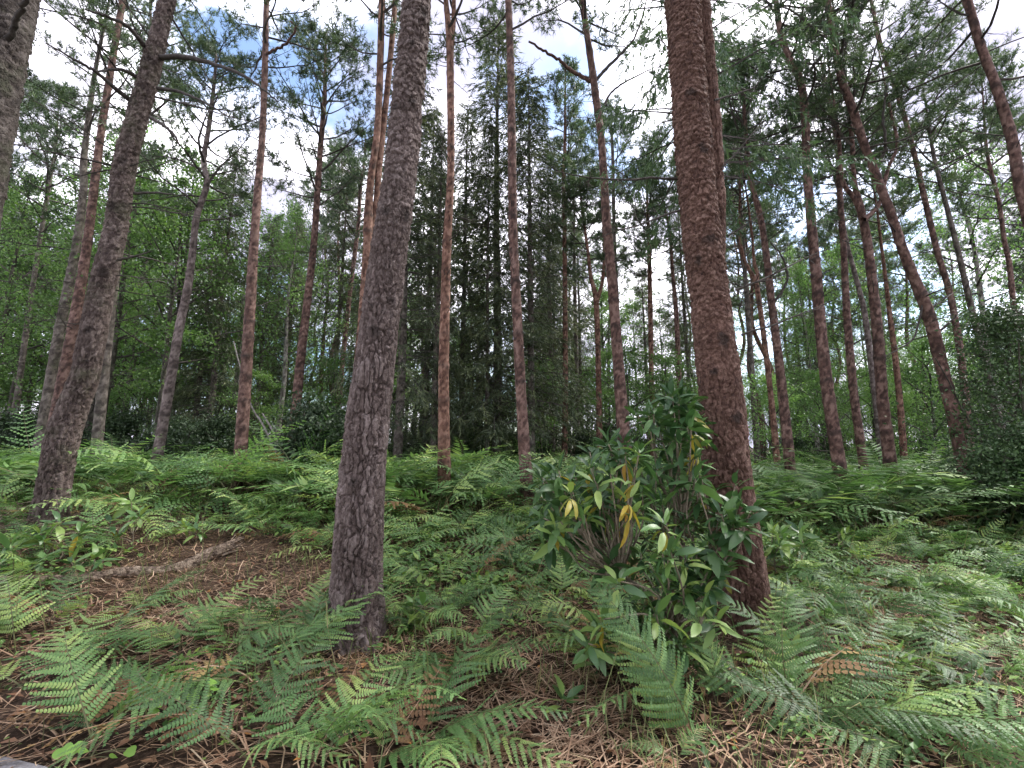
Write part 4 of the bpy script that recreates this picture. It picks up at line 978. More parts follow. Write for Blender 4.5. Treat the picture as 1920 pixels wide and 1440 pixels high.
def rhodo(name, label, base, whorls, seed, max_parts=300, nstem=4, group=None, joints=None, stem_r=0.014):
    """whorls: (x, y, z, leaves, leaf length, share of yellow) in world metres"""
    rg = np.random.default_rng(seed)
    base = np.asarray(base, float); root = empty(name, base); tag(root, label, 'rhododendron', group)
    W = np.array([w[:3] for w in whorls]) - base
    order = rg.permutation(len(W)); cent = W[order[:nstem]] if len(W) >= nstem else W
    own = np.argmin(((W[:, None] - cent[None]) ** 2).sum(-1), 1)
    for s_ in range(len(cent)):                    # stems that carry the whorls
        mb = MB(); mine = np.where(own == s_)[0]
        if len(mine) == 0: continue
        hub = W[mine].mean(0) * np.array([0.75, 0.75, 0.55]) + rg.normal(size=3) * 0.02
        sp = resample(np.array([[rg.normal() * 0.02, rg.normal() * 0.02, -0.04], hub * np.array([0.3, 0.3, 0.5]) + rg.normal(size=3) * 0.025, hub]), np.linspace(0, 2, 9))
        tube(mb, sp, np.linspace(stem_r, stem_r * 0.6, 9), 6, 0, 0.5)
        for w in mine:
            m = hub + (W[w] - hub) * 0.5 + rg.normal(size=3) * 0.05 - np.array([0, 0, 0.04])
            q = resample(np.array([hub * 0.97, m, W[w]]), np.linspace(0, 2, 8))
            tube(mb, q, np.linspace(stem_r * 0.45, 0.004, 8), 5, 0, rg.uniform(0.3, 0.8))
        obj('stem', mb.mesh(name + '_stem', M_STEM, True), root)
    mats = []
    for (x, y, z, n, L, yel) in whorls:
        tilt = Matrix.Rotation(rg.normal() * 0.35, 4, 'X') @ Matrix.Rotation(rg.normal() * 0.35, 4, 'Y')
        for k in range(n):
            u = k / max(1, n - 1)
            el = 0.95 - 1.5 * u + rg.normal() * 0.2
            yl = yel > 0 and u > 0.35 and rg.uniform() < yel
            if yl: el = rg.uniform(-1.5, -0.8)
            s = L * rg.uniform(0.75, 1.15) * (0.8 + 0.25 * u)
            M = Matrix.Translation(Vector((x, y, z - 0.012 * k / 3)) - Vector(base)) @ tilt @ Matrix.Rotation(k * 2.4 + rg.uniform(-0.3, 0.3), 4, 'Z') @ Matrix.Rotation(-el, 4, 'Y') @ Matrix.Rotation(rg.normal() * 0.3, 4, 'X') @ Matrix.Translation((0.02, 0, 0)) @ Matrix.Diagonal((s, s, s, 1))
            mats.append((M, yl, s, y))
    d = np.array([m[3] for m in mats]); keep = set(np.argsort(d)[:max_parts].tolist())
    mb = MB(); extra = 0
    for k, (M, yl, s, y_) in enumerate(mats):
        if k in keep or yl:
            obj_m('leaf', YLEAF[rg.integers(0, 3)] if yl else RLEAF[rg.integers(0, 5)], root, M)
        else:
            v, f = RARR[rg.integers(0, 5)]; A = np.array(M)
            mb.add(v @ A[:3, :3].T + A[:3, 3], f, 0, rg.uniform(0.15, 0.85)); extra += 1
    if extra:
        tag(obj('leaves', mb.mesh(name + '_leaves', M_RHODO, True), root), kind='stuff')
    return root

rg = np.random.default_rng(77)
wh = []
for (cx, cy, rx, ry, Yc, Yr, n, nl, L) in [(1165, 905, 165, 65, 3.15, .38, 26, 9, .155), (1195, 1000, 170, 60, 3.0, .35, 20, 9, .155), (1205, 1095, 130, 65, 2.9, .28, 14, 8, .155),
                                          (1150, 1180, 110, 40, 2.75, .2, 9, 7, .16), (1262, 785, 55, 40, 3.25, .15, 12, 9, .17), (1272, 742, 26, 14, 3.3, .1, 4, 9, .17), (1215, 775, 22, 14, 3.2, .1, 3, 9, .16), (1035, 890, 24, 20, 3.0, .15, 4, 9, .16), (1085, 915, 75, 55, 3.0, .28, 12, 9, .155), (1215, 1170, 130, 65, 2.8, .22, 14, 8, .15), (1200, 860, 120, 40, 3.1, .25, 9, 9, .155), (1330, 900, 50, 60, 3.15, .1, 4, 9, .155), (1375, 960, 40, 40, 3.0, .12, 9, 9, .17), (1060, 975, 55, 60, 3.05, .25, 10, 8, .16), (1330, 1060, 60, 50, 2.95, .12, 9, 8, .16)]:
    for k in range(n):
        a, r_ = rg.uniform(0, 6.28), math.sqrt(rg.uniform(0.02, 1))
        p = at(cx + rx * r_ * math.cos(a), cy + ry * r_ * math.sin(a), Yc + rg.uniform(-Yr, Yr))
        wh.append((*p, nl, L * rg.uniform(0.85, 1.15), 0.0 if rg.uniform() < 0.85 else 0.3))
for (px, py, Y) in [(1178, 935, 2.72), (1190, 900, 2.8), (1296, 805, 3.0), (1305, 840, 3.05), (1070, 925, 2.68), (1245, 985, 2.66), (1180, 965, 2.74)]:
    wh.append((*at(px, py, Y), 9, .14, 0.6))
rhodo('rhododendron_bush', 'large rhododendron bush with some yellow leaves before the thick rust-brown pine', ground_at(1268, 1225), wh, 701, nstem=6, stem_r=0.018)

def small_rhodo(px, py, n, spread, h, L, label, seed, yel=0.0, nl=8):
    b = ground_at(px, py); r = np.random.default_rng(seed)
    w = []
    for k in range(n):
        a = r.uniform(0, 6.28); q = spread * math.sqrt(r.uniform(0, 1)) * (n > 1)
        x, y = b[0] + q * math.cos(a), b[1] + q * math.sin(a) * 0.7
        w.append((x, y, gz(x, y) + h * r.uniform(0.55, 1.1), nl, L * 1.15 * r.uniform(0.85, 1.15), yel if r.uniform() < 0.5 else 0))
    return rhodo('rhododendron_plant', label, (b[0], b[1], gz(b[0], b[1])), w, seed, nstem=2, stem_r=0.007)
SR = [
 (1058, 1345, 1, 0, .10, .15, 'single rosette of glossy leaves on the litter at the bottom centre'),
 (785, 1190, 3, .16, .16, .14, 'small rhododendron right of the foot of the thick lilac-grey trunk'),
 (930, 1120, 3, .2, .16, .13, 'low rhododendron left of the big bush, leaves dark and drooping'),
 (1120, 1245, 3, .2, .12, .13, 'low rhododendron seedling group at the lower edge of the big bush'),
 (1455, 1100, 13, .36, .46, .15, 'leggy rhododendron with pale shiny leaves right of the thick rust-brown pine'),
 (1460, 1250, 3, .15, .12, .13, 'short rhododendron at the foot of the thick rust-brown pine'),
 (1560, 1040, 6, .35, .28, .14, 'spreading rhododendron among ferns a step right of the rust-brown pine'),
 (1640, 1000, 7, .4, .28, .14, 'low rhododendron patch below the candelabra pine'),
 (1730, 985, 7, .4, .28, .14, 'low rhododendron patch below the leaning red pine'),
 (1500, 985, 5, .35, .26, .13, 'low rhododendron at the edge of the bracken behind the leggy one'),
 (1850, 985, 6, .35, .35, .15, 'bright rhododendron in front of the dark holly'),
 (1905, 1020, 5, .3, .3, .14, 'rhododendron at the right edge below the holly'),
 (1120, 1010, 4, .25, .22, .13, 'rhododendron sprig left behind the big bush'),
 (100, 1060, 4, .2, .34, .16, 'rhododendron with drooping dark leaves beside the twig mound'),
 (160, 1085, 3, .18, .2, .16, 'rhododendron right above the rotten log'),
 (245, 1035, 4, .25, .42, .16, 'bluish rhododendron behind the rotten log, right of the dark leaning pine'),
 (20, 1085, 3, .2, .22, .15, 'rhododendron sprig at the left edge above the rotten log'),
 (365, 1015, 3, .2, .2, .15, 'dark rhododendron sprig in the clearing behind the broken log end'),
]
for k, (px, py, n, sp, h, L, lab) in enumerate(SR):
    small_rhodo(px, py, n, sp, h, L, lab, 720 + k, 0.35 if k in (13, 15, 11) else 0.0)

# round lime leaves on thin stalks
def round_leaf(seed):
    rg = np.random.default_rng(seed); n = 14; V = [(0, 0, 0)]; F = []
    for k in range(n):
        a = -math.pi + 2 * math.pi * k / n
        r = 0.5 * (1 - 0.25 * math.exp(-((abs(a) - math.pi) / 0.35) ** 2)) * rg.uniform(0.95, 1.05)
        V.append((0.42 + r * math.cos(a), r * math.sin(a) * 0.95, 0.10 * abs(math.sin(a)) - 0.12 * max(0, math.cos(a))))
    V[0] = (0.42, 0, 0.0)
    for k in range(n): F.append((0, 1 + k, 1 + (k + 1) % n))
    mb = MB(); mb.add(V, F, 0, rg.uniform(0.2, 0.8)); return mb.mesh('round_leaf', M_LIME, True)
RND = [round_leaf(640 + k) for k in range(3)]
def lime_plant(px, py, spots, label, seed):
    b = ground_at(px, py); root = empty('round_leaf_plant', b); tag(root, label, 'plant')
    r = np.random.default_rng(seed); mb = MB()
    for (qx, qy, s) in spots:
        Y = b[1] - 0.05 + r.uniform(-0.05, 0.05); p = at(qx, qy, Y); p[2] = max(p[2], gz(p[0], p[1]) + 0.05); p = p - b
        tube(mb, resample(np.array([[0, 0, -.02], p * np.array([.6, .6, .7]), p]), np.linspace(0, 2, 7)), np.full(7, 0.002), 4, 0, 0.6)
        M = Matrix.Translation(Vector(p)) @ Matrix.Rotation(r.uniform(0, 6.28), 4, 'Z') @ Matrix.Rotation(r.uniform(-0.2, 0.5), 4, 'Y') @ Matrix.Rotation(0.35, 4, 'X') @ Matrix.Diagonal((s, s, s, 1))
        obj_m('leaf', RND[r.integers(0, 3)], root, M)
    obj('stem', mb.mesh('round_leaf_stalk', M_FERN_STALK, True), root)
lime_plant(345, 1345, [(310, 1345, .065), (330, 1355, .06), (350, 1312, .065), (372, 1322, .06), (390, 1282, .05), (398, 1295, .05), (277, 1372, .045), (292, 1378, .04)], 'trailing plant with bright lime round leaves at the lower left', 650)
lime_plant(130, 1425, [(140, 1395, .06), (115, 1415, .075), (145, 1412, .05), (205, 1420, .04), (235, 1408, .045), (240, 1420, .045)], 'second lime round-leaved plant close to the bottom left corner', 651)
lime_plant(85, 1020, [(30, 1040, .11), (55, 1015, .13), (15, 1030, .11), (85, 1012, .10)], 'broad pale green leaves below the twig mound at the left edge', 652)
lime_plant(870, 1200, [(865, 1190, .05), (850, 1198, .045), (880, 1200, .04)], 'tiny yellow-green seedling in the litter right of the thick lilac-grey trunk', 653)

# ---------------------------------------------------------------- ferns
def frond(seed, pairs, pinnules, stipe, e0, e1, wide=0.30, mb=None):
    """one frond of length 1 that starts at the origin and grows along +X, arching"""
    rg = np.random.default_rng(seed); mb = mb or MB()
    n = 24; s = np.linspace(0, 1, n); e = e0 + (e1 - e0) * s ** 1.15; side = np.cumsum(np.full(n, rg.normal() * 0.25 / n))
    x = np.concatenate([[0], np.cumsum(np.cos(e[:-1]) / (n - 1))]); z = np.concatenate([[0], np.cumsum(np.sin(e[:-1]) / (n - 1))]); y = np.cumsum(side) * 0.25
    C = np.stack([x, y, z], 1); T = unit(np.gradient(C, axis=0))
    rs = C[:: 3] if pinnules else C[:: 6]
    tube(mb, rs, np.linspace(0.006, 0.0012, len(rs)), 3, 1, 0.5)
    V, F, tn = [], [], []
    for i in range(pairs):
        u = (i + 0.3) / pairs; sp = stipe + (1 - stipe) * u
        c = np.array([np.interp(sp, s, C[:, k]) for k in range(3)]); t = unit(np.array([np.interp(sp, s, T[:, k]) for k in range(3)]))
        b = unit(np.cross([0, 0, 1], t)); nrm = np.cross(t, b)
        pl0 = wide * (1 - u) ** 0.75 * min(1, 0.62 + u * 3) + 0.012
        for sg in (-1, 1):
            if rg.uniform() < 0.05: continue                    # a torn-off leaflet
            pl = pl0 * rg.uniform(0.72, 1.12); ang = 1.15 - 0.35 * u + rg.normal() * 0.11
            dr = rg.uniform(0.0, 0.55) + 0.15 * math.sin(i * 0.7 + seed)
            if not pinnules: dr *= 0.4
            d = t * math.cos(ang) + b * sg * math.sin(ang) + nrm * rg.normal() * 0.06
            q = unit(np.cross(nrm, d)) * sg                      # towards the frond's tip side
            tint = np.clip(0.5 + rg.normal() * 0.13, 0.05, 0.95)
            pos = lambda v: c + d * pl * v - nrm * dr * pl * v * v + t * 0.12 * pl * v * v
            if pinnules:
                m = max(4, int(pinnules * (0.45 + 0.55 * pl / wide))); step = 1.0 / m
                for j in range(m):
                    v = (j + 0.15) * step; p0, p1 = pos(v), pos(min(1, v + step * 0.86))
                    ql = 0.50 * (1 - stipe) / pairs * (0.35 + 0.65 * pl / wide) * (1 - 0.75 * v ** 1.5) + 0.002
                    for s2 in (-1, 1):
                        w = q * s2 * ql + d * ql * 0.35 - nrm * ql * rg.uniform(0.0, 0.35)
                        k0 = len(V); V += [p0, p1, p1 + w * 0.95 - d * pl * step * 0.25, p0 + w * 0.95 + d * pl * step * 0.1]
                        F.append((k0, k0 + 1, k0 + 2, k0 + 3)); tn += [tint] * 4
            else:
                k0 = len(V); w = pl * 0.062 + 0.009
                V += [c, pos(0.4) + q * w, pos(1.0), pos(0.4) - q * w]; F.append((k0, k0 + 1, k0 + 2, k0 + 3)); tn += [tint] * 4
    mb.add(V, F, 0, np.array(tn)); return mb
FM = [M_FERN, M_FERN_STALK]
NEAR_LOW = [frond(800 + k, 20, 15, 0.18, R(62), R(-25), 0.27 + 0.02 * (k % 2)).mesh('frond', FM) for k in range(5)]
NEAR_FLAT = [frond(810 + k, 20, 15, 0.12, R(28), R(-14), 0.27).mesh('frond', FM) for k in range(4)]
NEAR_UP = [frond(820 + k, 22, 15, 0.14, R(82), R(28), 0.26).mesh('frond', FM) for k in range(3)]
MID = [frond(830 + k, 15, 7, 0.40, R(80), R(-22), 0.30).mesh('frond', FM) for k in range(5)]
MID_LOW = [frond(840 + k, 15, 7, 0.22, R(58), R(-20), 0.30).mesh('frond', FM) for k in range(4)]

DEAD = [frond(850 + k, 16, 8, 0.2, R(50), R([-50, -75, -30][k]), 0.22).mesh('frond', [M_DEADFERN, M_STRAW]) for k in range(3)]
FERNS = []
def fern(x, y, azs, L, meshes, label, group=None, pitch=0.0, sd=0):
    r = np.random.default_rng(int(abs(x * 977 + y * 131) * 10) % 99991 + sd)
    root = empty('fern', (x, y, gz(x, y) - 0.01)); tag(root, label, 'fern', group)
    for a in azs:
        s = L * r.uniform(0.74, 1.18)
        M = Matrix.Translation((r.normal() * 0.015, r.normal() * 0.015, 0)) @ Matrix.Rotation(a, 4, 'Z') @ Matrix.Rotation(-pitch + r.normal() * 0.17, 4, 'Y') @ Matrix.Rotation(r.normal() * 0.28, 4, 'X') @ Matrix.Diagonal((s, s, s, 1))
        brown = r.uniform() < 0.10 and len(azs) > 3
        fo = obj_m('frond', DEAD[r.integers(0, 3)] if brown else meshes[r.integers(0, len(meshes))], root, M)
        if brown: fo['label'] = 'withered brown frond'
    FERNS.append((x, y)); return root

HAND = [  # base pixel, frond headings in degrees (0 = to the right, 90 = away), length, kind, label
 (320, 1330, [172, 190, 150, 60], .72, 'F', 'fern with long fronds sweeping left in the bottom left corner'),
 (180, 1420, [175, 140, 30], .6, 'L', 'fern at the bottom left beside the lime round leaves'),
 (480, 1290, [120, 165, 60, 205, 20], .62, 'L', 'spreading fern on the litter left of the thick lilac-grey trunk'),
 (570, 1250, [95, 60, 130, 20], .6, 'L', 'arching fern just left of the foot of the thick lilac-grey trunk'),
 (590, 1215, [35, 60, 120, 0], .55, 'L', 'fern whose fronds curl across the foot of the thick lilac-grey trunk'),
 (470, 1420, [100, 150, 40, 190, 300], .6, 'L', 'dense bright fern clump at the bottom left of centre'),
 (590, 1440, [60, 110, 0, 160, 330], .62, 'L', 'dense bright fern clump below the thick lilac-grey trunk'),
 (700, 1440, [80, 20, 130, 340], .55, 'F', 'light green fern at the bottom edge below the thick lilac-grey trunk'),
 (860, 1255, [200, 240, 320, 345, 280], .58, 'F', 'low star-shaped fern in the middle of the litter'),
 (790, 1400, [325, 350, 20, 60], .6, 'F', 'fern pointing right at the bottom centre'),
 (1312, 1400, [92, 84, 98, 76], .66, 'U', 'tall upright fern in front of the rhododendron bush'),
 (1340, 1330, [100, 60, 150], .6, 'U', 'upright fern close to the foot of the thick rust-brown pine'),
 (1270, 1440, [90, 60, 130, 200], .3, 'L', 'small yellow-green fern tip at the bottom edge right of centre'),
 (1480, 1340, [345, 325, 10, 150, 60, 100], .75, 'F', 'big bright fern spreading right of the foot of the rust-brown pine'),
 (1600, 1370, [350, 330, 15, 45, 170], .7, 'F', 'bright fern with long fronds at the bottom right'),
 (1760, 1430, [350, 20, 170, 60, 110], .7, 'F', 'fern in the bottom right corner'),
 (1900, 1330, [150, 180, 100, 200], .7, 'F', 'fern leaning in from the right edge near the bottom'),
 (1550, 1190, [150, 90, 35, 190, 0], .65, 'L', 'feathery fern right of the leggy rhododendron'),
 (1660, 1180, [120, 60, 0, 170], .65, 'L', 'fern with yellowing fronds in the middle right'),
 (1760, 1130, [150, 80, 20, 200], .65, 'F', 'flat fern in the right clearing'),
 (1860, 1160, [170, 110, 40], .65, 'L', 'fern by the fallen stems at the right edge'),
 (1820, 1230, [160, 20, 80], .55, 'F', 'low fern over bare litter at the right'),
 (340, 1215, [175, 10, 120, 200], .55, 'F', 'low fern lying on the brown litter at the left'),
 (180, 1230, [170, 20, 100], .5, 'F', 'thin fern on the brown litter near the left edge'),
 (60, 1290, [150, 20, 70], .55, 'L', 'fern at the left edge below the rotten log'),
 (430, 1240, [40, 15, 160], .5, 'L', 'fern frond pair on the litter below the broken log end'),
 (260, 1140, [60, 150, 20], .4, 'F', 'small fern just below the rotten log'),
 (880, 1105, [190, 160, 20, 350], .5, 'F', 'flat light fern in the clearing behind the litter'),
 (900, 1060, [200, 170, 10, 340], .5, 'F', 'flat fern at the middle of the clearing'),
 (820, 1140, [30, 60, 150, 0], .5, 'L', 'thin grey-green fern right of the thick lilac-grey trunk'),
 (1000, 1105, [170, 140, 30], .45, 'L', 'small fern between the clearing and the rhododendron bush'),
 (770, 1080, [80, 20, 150, 200], .55, 'L', 'greyish fern tucked against the right of the lilac-grey trunk'),
 (1060, 1200, [100, 60, 160], .35, 'U', 'little fern on a thin stalk left of the rhododendron bush'),
 (1450, 1150, [60, 20, 110], .5, 'L', 'fern mixed into the leggy rhododendron'),
]
KIND = {'F': NEAR_FLAT, 'L': NEAR_LOW, 'U': NEAR_UP}
for (px, py, azs, L, kd, lab) in HAND:
    p = ground_at(px, py); fern(p[0], p[1], [R(a) for a in azs], L * 1.18, KIND[kd], lab, pitch=0.12 if kd == 'F' else 0.0)

def fzone(x, y):
    return beside(x, y, 0.6)
def bare(px, py):
    return ((px - 370) / 330) ** 2 + ((py - 1110) / 95) ** 2 < 1 or ((px - 1000) / 120) ** 2 + ((py - 1330) / 120) ** 2 < 1
LOG_LINE = []
tries = n = 0
rf = np.random.default_rng(88)
while n < 155 and tries < 4000:                       # loose ferns of the open ground
    tries += 1
    y = rf.uniform(3.0, 6.8); x = rf.uniform(-1.2, 1.2) * y
    p = np.array([x, y, gz(x, y)]); px, py = project(p)
    if bare(px, py) or any((x - a) ** 2 + (y - b) ** 2 < 0.075 for a, b in FERNS) or not free(x, y, 0.35): continue
    n += 1; zt = fzone(x, y); L_ = rf.uniform(0.46, 0.80)
    fern(x, y, rf.uniform(0, 6.28) + np.arange(rf.integers(3, 6)) * 1.4, L_, NEAR_LOW if y < 4.5 else MID_LOW,
         f'{"small" if L_ < .62 else "wide"} loose fern {"of the near clearing" if y < 4.2 else "of the back clearing"} {zt}', f'loose ferns {zt}', sd=n)
tries = n = 0
while n < 112 and tries < 6000:                      # front edge of the bracken bank
    tries += 1
    y = rf.uniform(5.6, 9.5); x = rf.uniform(-1.25, 1.25) * y
    if (abs(x) < 2.5 and y < 6.3) or any((x - a) ** 2 + (y - b) ** 2 < 0.09 for a, b in FERNS) or not free(x, y, 0.25): continue
    n += 1; zt = fzone(x, y); L_ = rf.uniform(0.85, 1.45) * (0.8 if y < 6.6 else 1)
    fern(x, y, rf.uniform(0, 6.28) + np.arange(rf.integers(3, 6)) * 1.45, L_, MID,
         f'{"lower" if L_ < .95 else "tall"} fern {"fronting" if y < 7 else "inside" if y < 8.3 else "deep in"} the bank {zt}', f'bracken ferns {zt}', sd=n)

# bracken that reads as one mass
LOWF = []
for k in range(6):
    mb = frond(860 + k, 15, 0, 0.38, R(78), R(-20), 0.30); LOWF.append(mb)
mb = MB(); r = np.random.default_rng(91); N = 7200
yy = np.sqrt(r.uniform(6.4 ** 2, 20.0 ** 2, N)); xx = r.uniform(-1.3, 1.3, N) * yy
dens = fbm(np.stack([xx * 0.5, yy * 0.5, 0 * xx], 1), 2, 66)
keep = (dens > 0.34) & ~((np.abs(xx) < 3) & (yy < 6.9)); xx, yy = xx[keep], yy[keep]
pos = np.stack([xx, yy, ground_z(xx, yy)], 1); az = r.uniform(0, 6.28, len(xx)); tl = r.normal(0, 0.16, (len(xx), 2)); sc = r.uniform(0.8, 1.3, len(xx)) * (0.62 + 0.85 * fbm(np.stack([xx * 0.8, yy * 0.8, 0 * xx], 1), 2, 67))
ca, sa = np.cos(az), np.sin(az); z0 = np.zeros_like(ca); o1 = np.ones_like(ca)
Rz = np.stack([np.stack([ca, -sa, z0], 1), np.stack([sa, ca, z0], 1), np.stack([z0, z0, o1], 1)], 1)
cb, sb = np.cos(tl[:, 0]), np.sin(tl[:, 0])
Rx = np.stack([np.stack([o1, z0, z0], 1), np.stack([z0, cb, -sb], 1), np.stack([z0, sb, cb], 1)], 1)
RR = np.einsum('nij,njk->nik', Rz, Rx); kk = r.integers(0, 6, len(xx)); plant = r.uniform(-0.3, 0.35, len(xx))
for v in range(6):
    m = kk == v; src = LOWF[v]; V = np.concatenate(src.v); tt = np.concatenate(src.t)
    for F, mt in src.f:
        used = np.unique(F); remap = np.zeros(len(V), int); remap[used] = np.arange(len(used))
        scatter(mb, V[used], remap[F], pos[m], RR[m], sc[m], mt, plant[m], tt[used])
o = obj('bracken', mb.mesh('bracken', FM)); tag(o, 'dense green bracken bank covering the ground behind the clearing', 'bracken', kind='stuff')

# ---------------------------------------------------------------- litter, ground cover, log and sticks
def field(n, y0, y1, r, power=1.0, half=1.5):
    y = y0 + (y1 - y0) * r.uniform(0, 1, n) ** power; x = r.uniform(-half, half, n) * y
    return x, y
mb = MB(); r = np.random.default_rng(92)
n = 64000; x, y = field(n, 1.9, 8.5, r, 1.3)
pxx, pyy = project(np.stack([x, y, ground_z(x, y)], 1))
heap = np.exp(-(((pxx - 420) / 330) ** 2 + ((pyy - 1120) / 110) ** 2)) + np.exp(-(((pxx - 1000) / 170) ** 2 + ((pyy - 1330) / 130) ** 2)) + np.exp(-(((pxx - 900) / 260) ** 2 + ((pyy - 1060) / 60) ** 2)) + np.exp(-(((pxx - 1780) / 170) ** 2 + ((pyy - 1130) / 80) ** 2))
ok = r.uniform(0, 1, n) < 0.20 + 1.3 * heap; x, y = x[ok], y[ok]; n = len(x); L = r.uniform(0.05, 0.32, n) ** 1.0; a = r.normal(0.25, 0.8, n); z = ground_z(x, y) + r.uniform(0.003, 0.035, n)
d = np.stack([np.cos(a), np.sin(a), r.normal(0, 0.16, n)], 1); pp = np.stack([x, y, z], 1)
sd = np.stack([-np.sin(a), np.cos(a), 0 * a], 1); w = r.uniform(0.0012, 0.0042, n)[:, None]
bend = sd * r.normal(0, 0.08, n)[:, None] * L[:, None]
A, B, Cc = pp - d * L[:, None] / 2, pp + bend + np.array([0, 0, 0.006]), pp + d * L[:, None] / 2
V = np.stack([A - sd * w, A + sd * w, B - sd * w + [0, 0, 0.002], B + sd * w, Cc - sd * w * .6, Cc + sd * w * .6], 1).reshape(-1, 3)
k = np.arange(n)[:, None] * 6
F = np.concatenate([k + np.array([[0, 1, 3, 2]]), k + np.array([[2, 3, 5, 4]])])
mb.add(V, F, 0, np.repeat(np.clip(r.normal(0.5, 0.25, n), 0, 1), 6))
for _ in range(260):                                  # twigs in the litter
    y_ = 2.0 + 5.5 * r.uniform() ** 1.3; x_ = r.uniform(-1.2, 1.2) * y_; a_ = r.uniform(0, 6.28)
    tw = wander((x_, y_, gz(x_, y_) + 0.02), (math.cos(a_), math.sin(a_), 0.05), r.uniform(0.12, 0.5), 5, 0.14, r); tw[:, 2] = np.maximum(tw[:, 2], ground_z(tw[:, 0], tw[:, 1]) + 0.012)
    tube(mb, tw, np.linspace(r.uniform(0.003, 0.007), 0.0015, 6), 5, 0, r.uniform(0.0, 0.7))
o = obj('dead_bracken_litter', mb.mesh('dead_bracken_litter', M_STRAW)); tag(o, 'brown dead bracken stalks and straw strewn over the forest floor', 'litter', kind='stuff')

mb = MB(); r = np.random.default_rng(93); n = 6000
x, y = field(n, 1.9, 8.0, r, 1.3); pos = np.stack([x, y, ground_z(x, y) + r.uniform(0.004, 0.02, n)], 1)
dd = np.stack([r.normal(size=n), r.normal(size=n), r.normal(0, 0.3, n)], 1)
LV = np.array([[0, 0, 0], [0.28, 0.10, 0.4], [0, 0.0, 1.0], [-0.28, 0.10, 0.4]]); LF = np.array([[0, 1, 2], [0, 2, 3]])
scatter(mb, LV, LF, pos, basis(dd, up=np.array([[0.1, 0.05, 1.0]])), r.uniform(0.03, 0.085, n), 0, np.clip(r.normal(0.45, 0.25, n), 0, 1))
o = obj('fallen_leaves', mb.mesh('fallen_leaves', M_DEADLEAF)); tag(o, 'dead brown leaves lying on the forest floor', 'leaves', kind='stuff')

mb = MB(); r = np.random.default_rng(94); n = 6000
x, y = field(n, 2.2, 9.0, r, 1.0); q = np.stack([x, y, ground_z(x, y)], 1); pxx, pyy = project(q)
dn = fbm(np.stack([x * 0.9, y * 0.9, 0 * x], 1), 2, 23)
ok = (dn > 0.42) & ~(((pxx - 420) / 300) ** 2 + ((pyy - 1130) / 110) ** 2 < 1) & ~(((pxx - 1000) / 150) ** 2 + ((pyy - 1340) / 130) ** 2 < 1)
ok &= r.uniform(0, 1, n) < 0.28 + 0.72 * smooth(2.8, 5.2, y)
q = q[ok]; m = 9; n = len(q)
h = np.repeat(r.uniform(0.04, 0.22, n), m); c = np.repeat(q, m, 0) + r.normal(size=(n * m, 3)) * np.array([0.07, 0.07, 0.02]); c[:, 2] += h * r.uniform(0.5, 1.1, n * m)
dd = np.stack([r.normal(size=n * m), r.normal(size=n * m), r.normal(0, 0.35, n * m)], 1)
scatter(mb, LV * np.array([1.2, 0.6, 1]), LF, c, basis(dd, up=np.array([[0.05, 0.05, 1.0]])), np.repeat(r.uniform(0.035, 0.10, n) * (0.5 + 0.5 * smooth(2.5, 5, q[:, 1])), m) * r.uniform(0.7, 1.3, n * m), 0, np.clip(np.repeat(r.uniform(0.1, 0.9, n), m) + r.normal(0, 0.1, n * m), 0, 1))
for k in range(n):
    tube(mb, np.array([q[k] - [0, 0, .01], q[k] + [r.normal() * .02, r.normal() * .02, h[k * m] * 1.0]]), np.array([0.0025, 0.0015]), 3, 1, 0.4)
o = obj('undergrowth', mb.mesh('undergrowth', [M_COVER, M_FERN_STALK])); tag(o, 'low leafy seedlings and bramble leaves over the forest floor', 'undergrowth', kind='stuff')

mb = MB(); r = np.random.default_rng(95); n = 5200
x, y = field(n, 1.9, 7.0, r, 1.2); dn = fbm(np.stack([x * 1.3, y * 1.3, 0 * x], 1), 2, 29); ok = dn > 0.47; x, y = x[ok], y[ok]; n = len(x)
q = np.stack([x, y, ground_z(x, y)], 1); L = r.uniform(0.08, 0.34, n)[:, None]; a = r.uniform(0, 6.28, n)
out = np.stack([np.cos(a), np.sin(a), 0 * a], 1); sd = np.stack([-np.sin(a), np.cos(a), 0 * a], 1) * 0.0028; up = np.array([0, 0, 1.0])
B = q + out * L * 0.25 + up * L * 0.6; T_ = q + out * L * r.uniform(0.5, 0.9, n)[:, None] + up * L * r.uniform(0.3, 0.8, n)[:, None]
V = np.stack([q - sd, q + sd, B - sd * .8, B + sd * .8, T_], 1).reshape(-1, 3); k = np.arange(n)[:, None] * 5
mb.add(V, k + np.array([[0, 1, 3, 2]]), 0, np.repeat(np.clip(r.normal(0.55, 0.28, n), 0, 1), 5)); base_n = mb.n
mb.f.append((k + np.array([[2, 3, 4]]), 0))
for _ in range(130):                                  # standing dead stalks
    x_, y_ = r.uniform(-1.1, 1.1), r.uniform(2.4, 7.5); x_ *= y_
    tube(mb, wander((x_, y_, gz(x_, y_) - .02), (r.normal() * .25, r.normal() * .2, 1), r.uniform(0.2, 0.65), 4, 0.08, r), np.linspace(0.0035, 0.0018, 5), 4, 0, r.uniform(0.5, 1.0))
o = obj('grass', mb.mesh('grass', M_GRASS)); tag(o, 'sparse grass blades and thin dry stalks between the ferns', 'grass', kind='stuff')

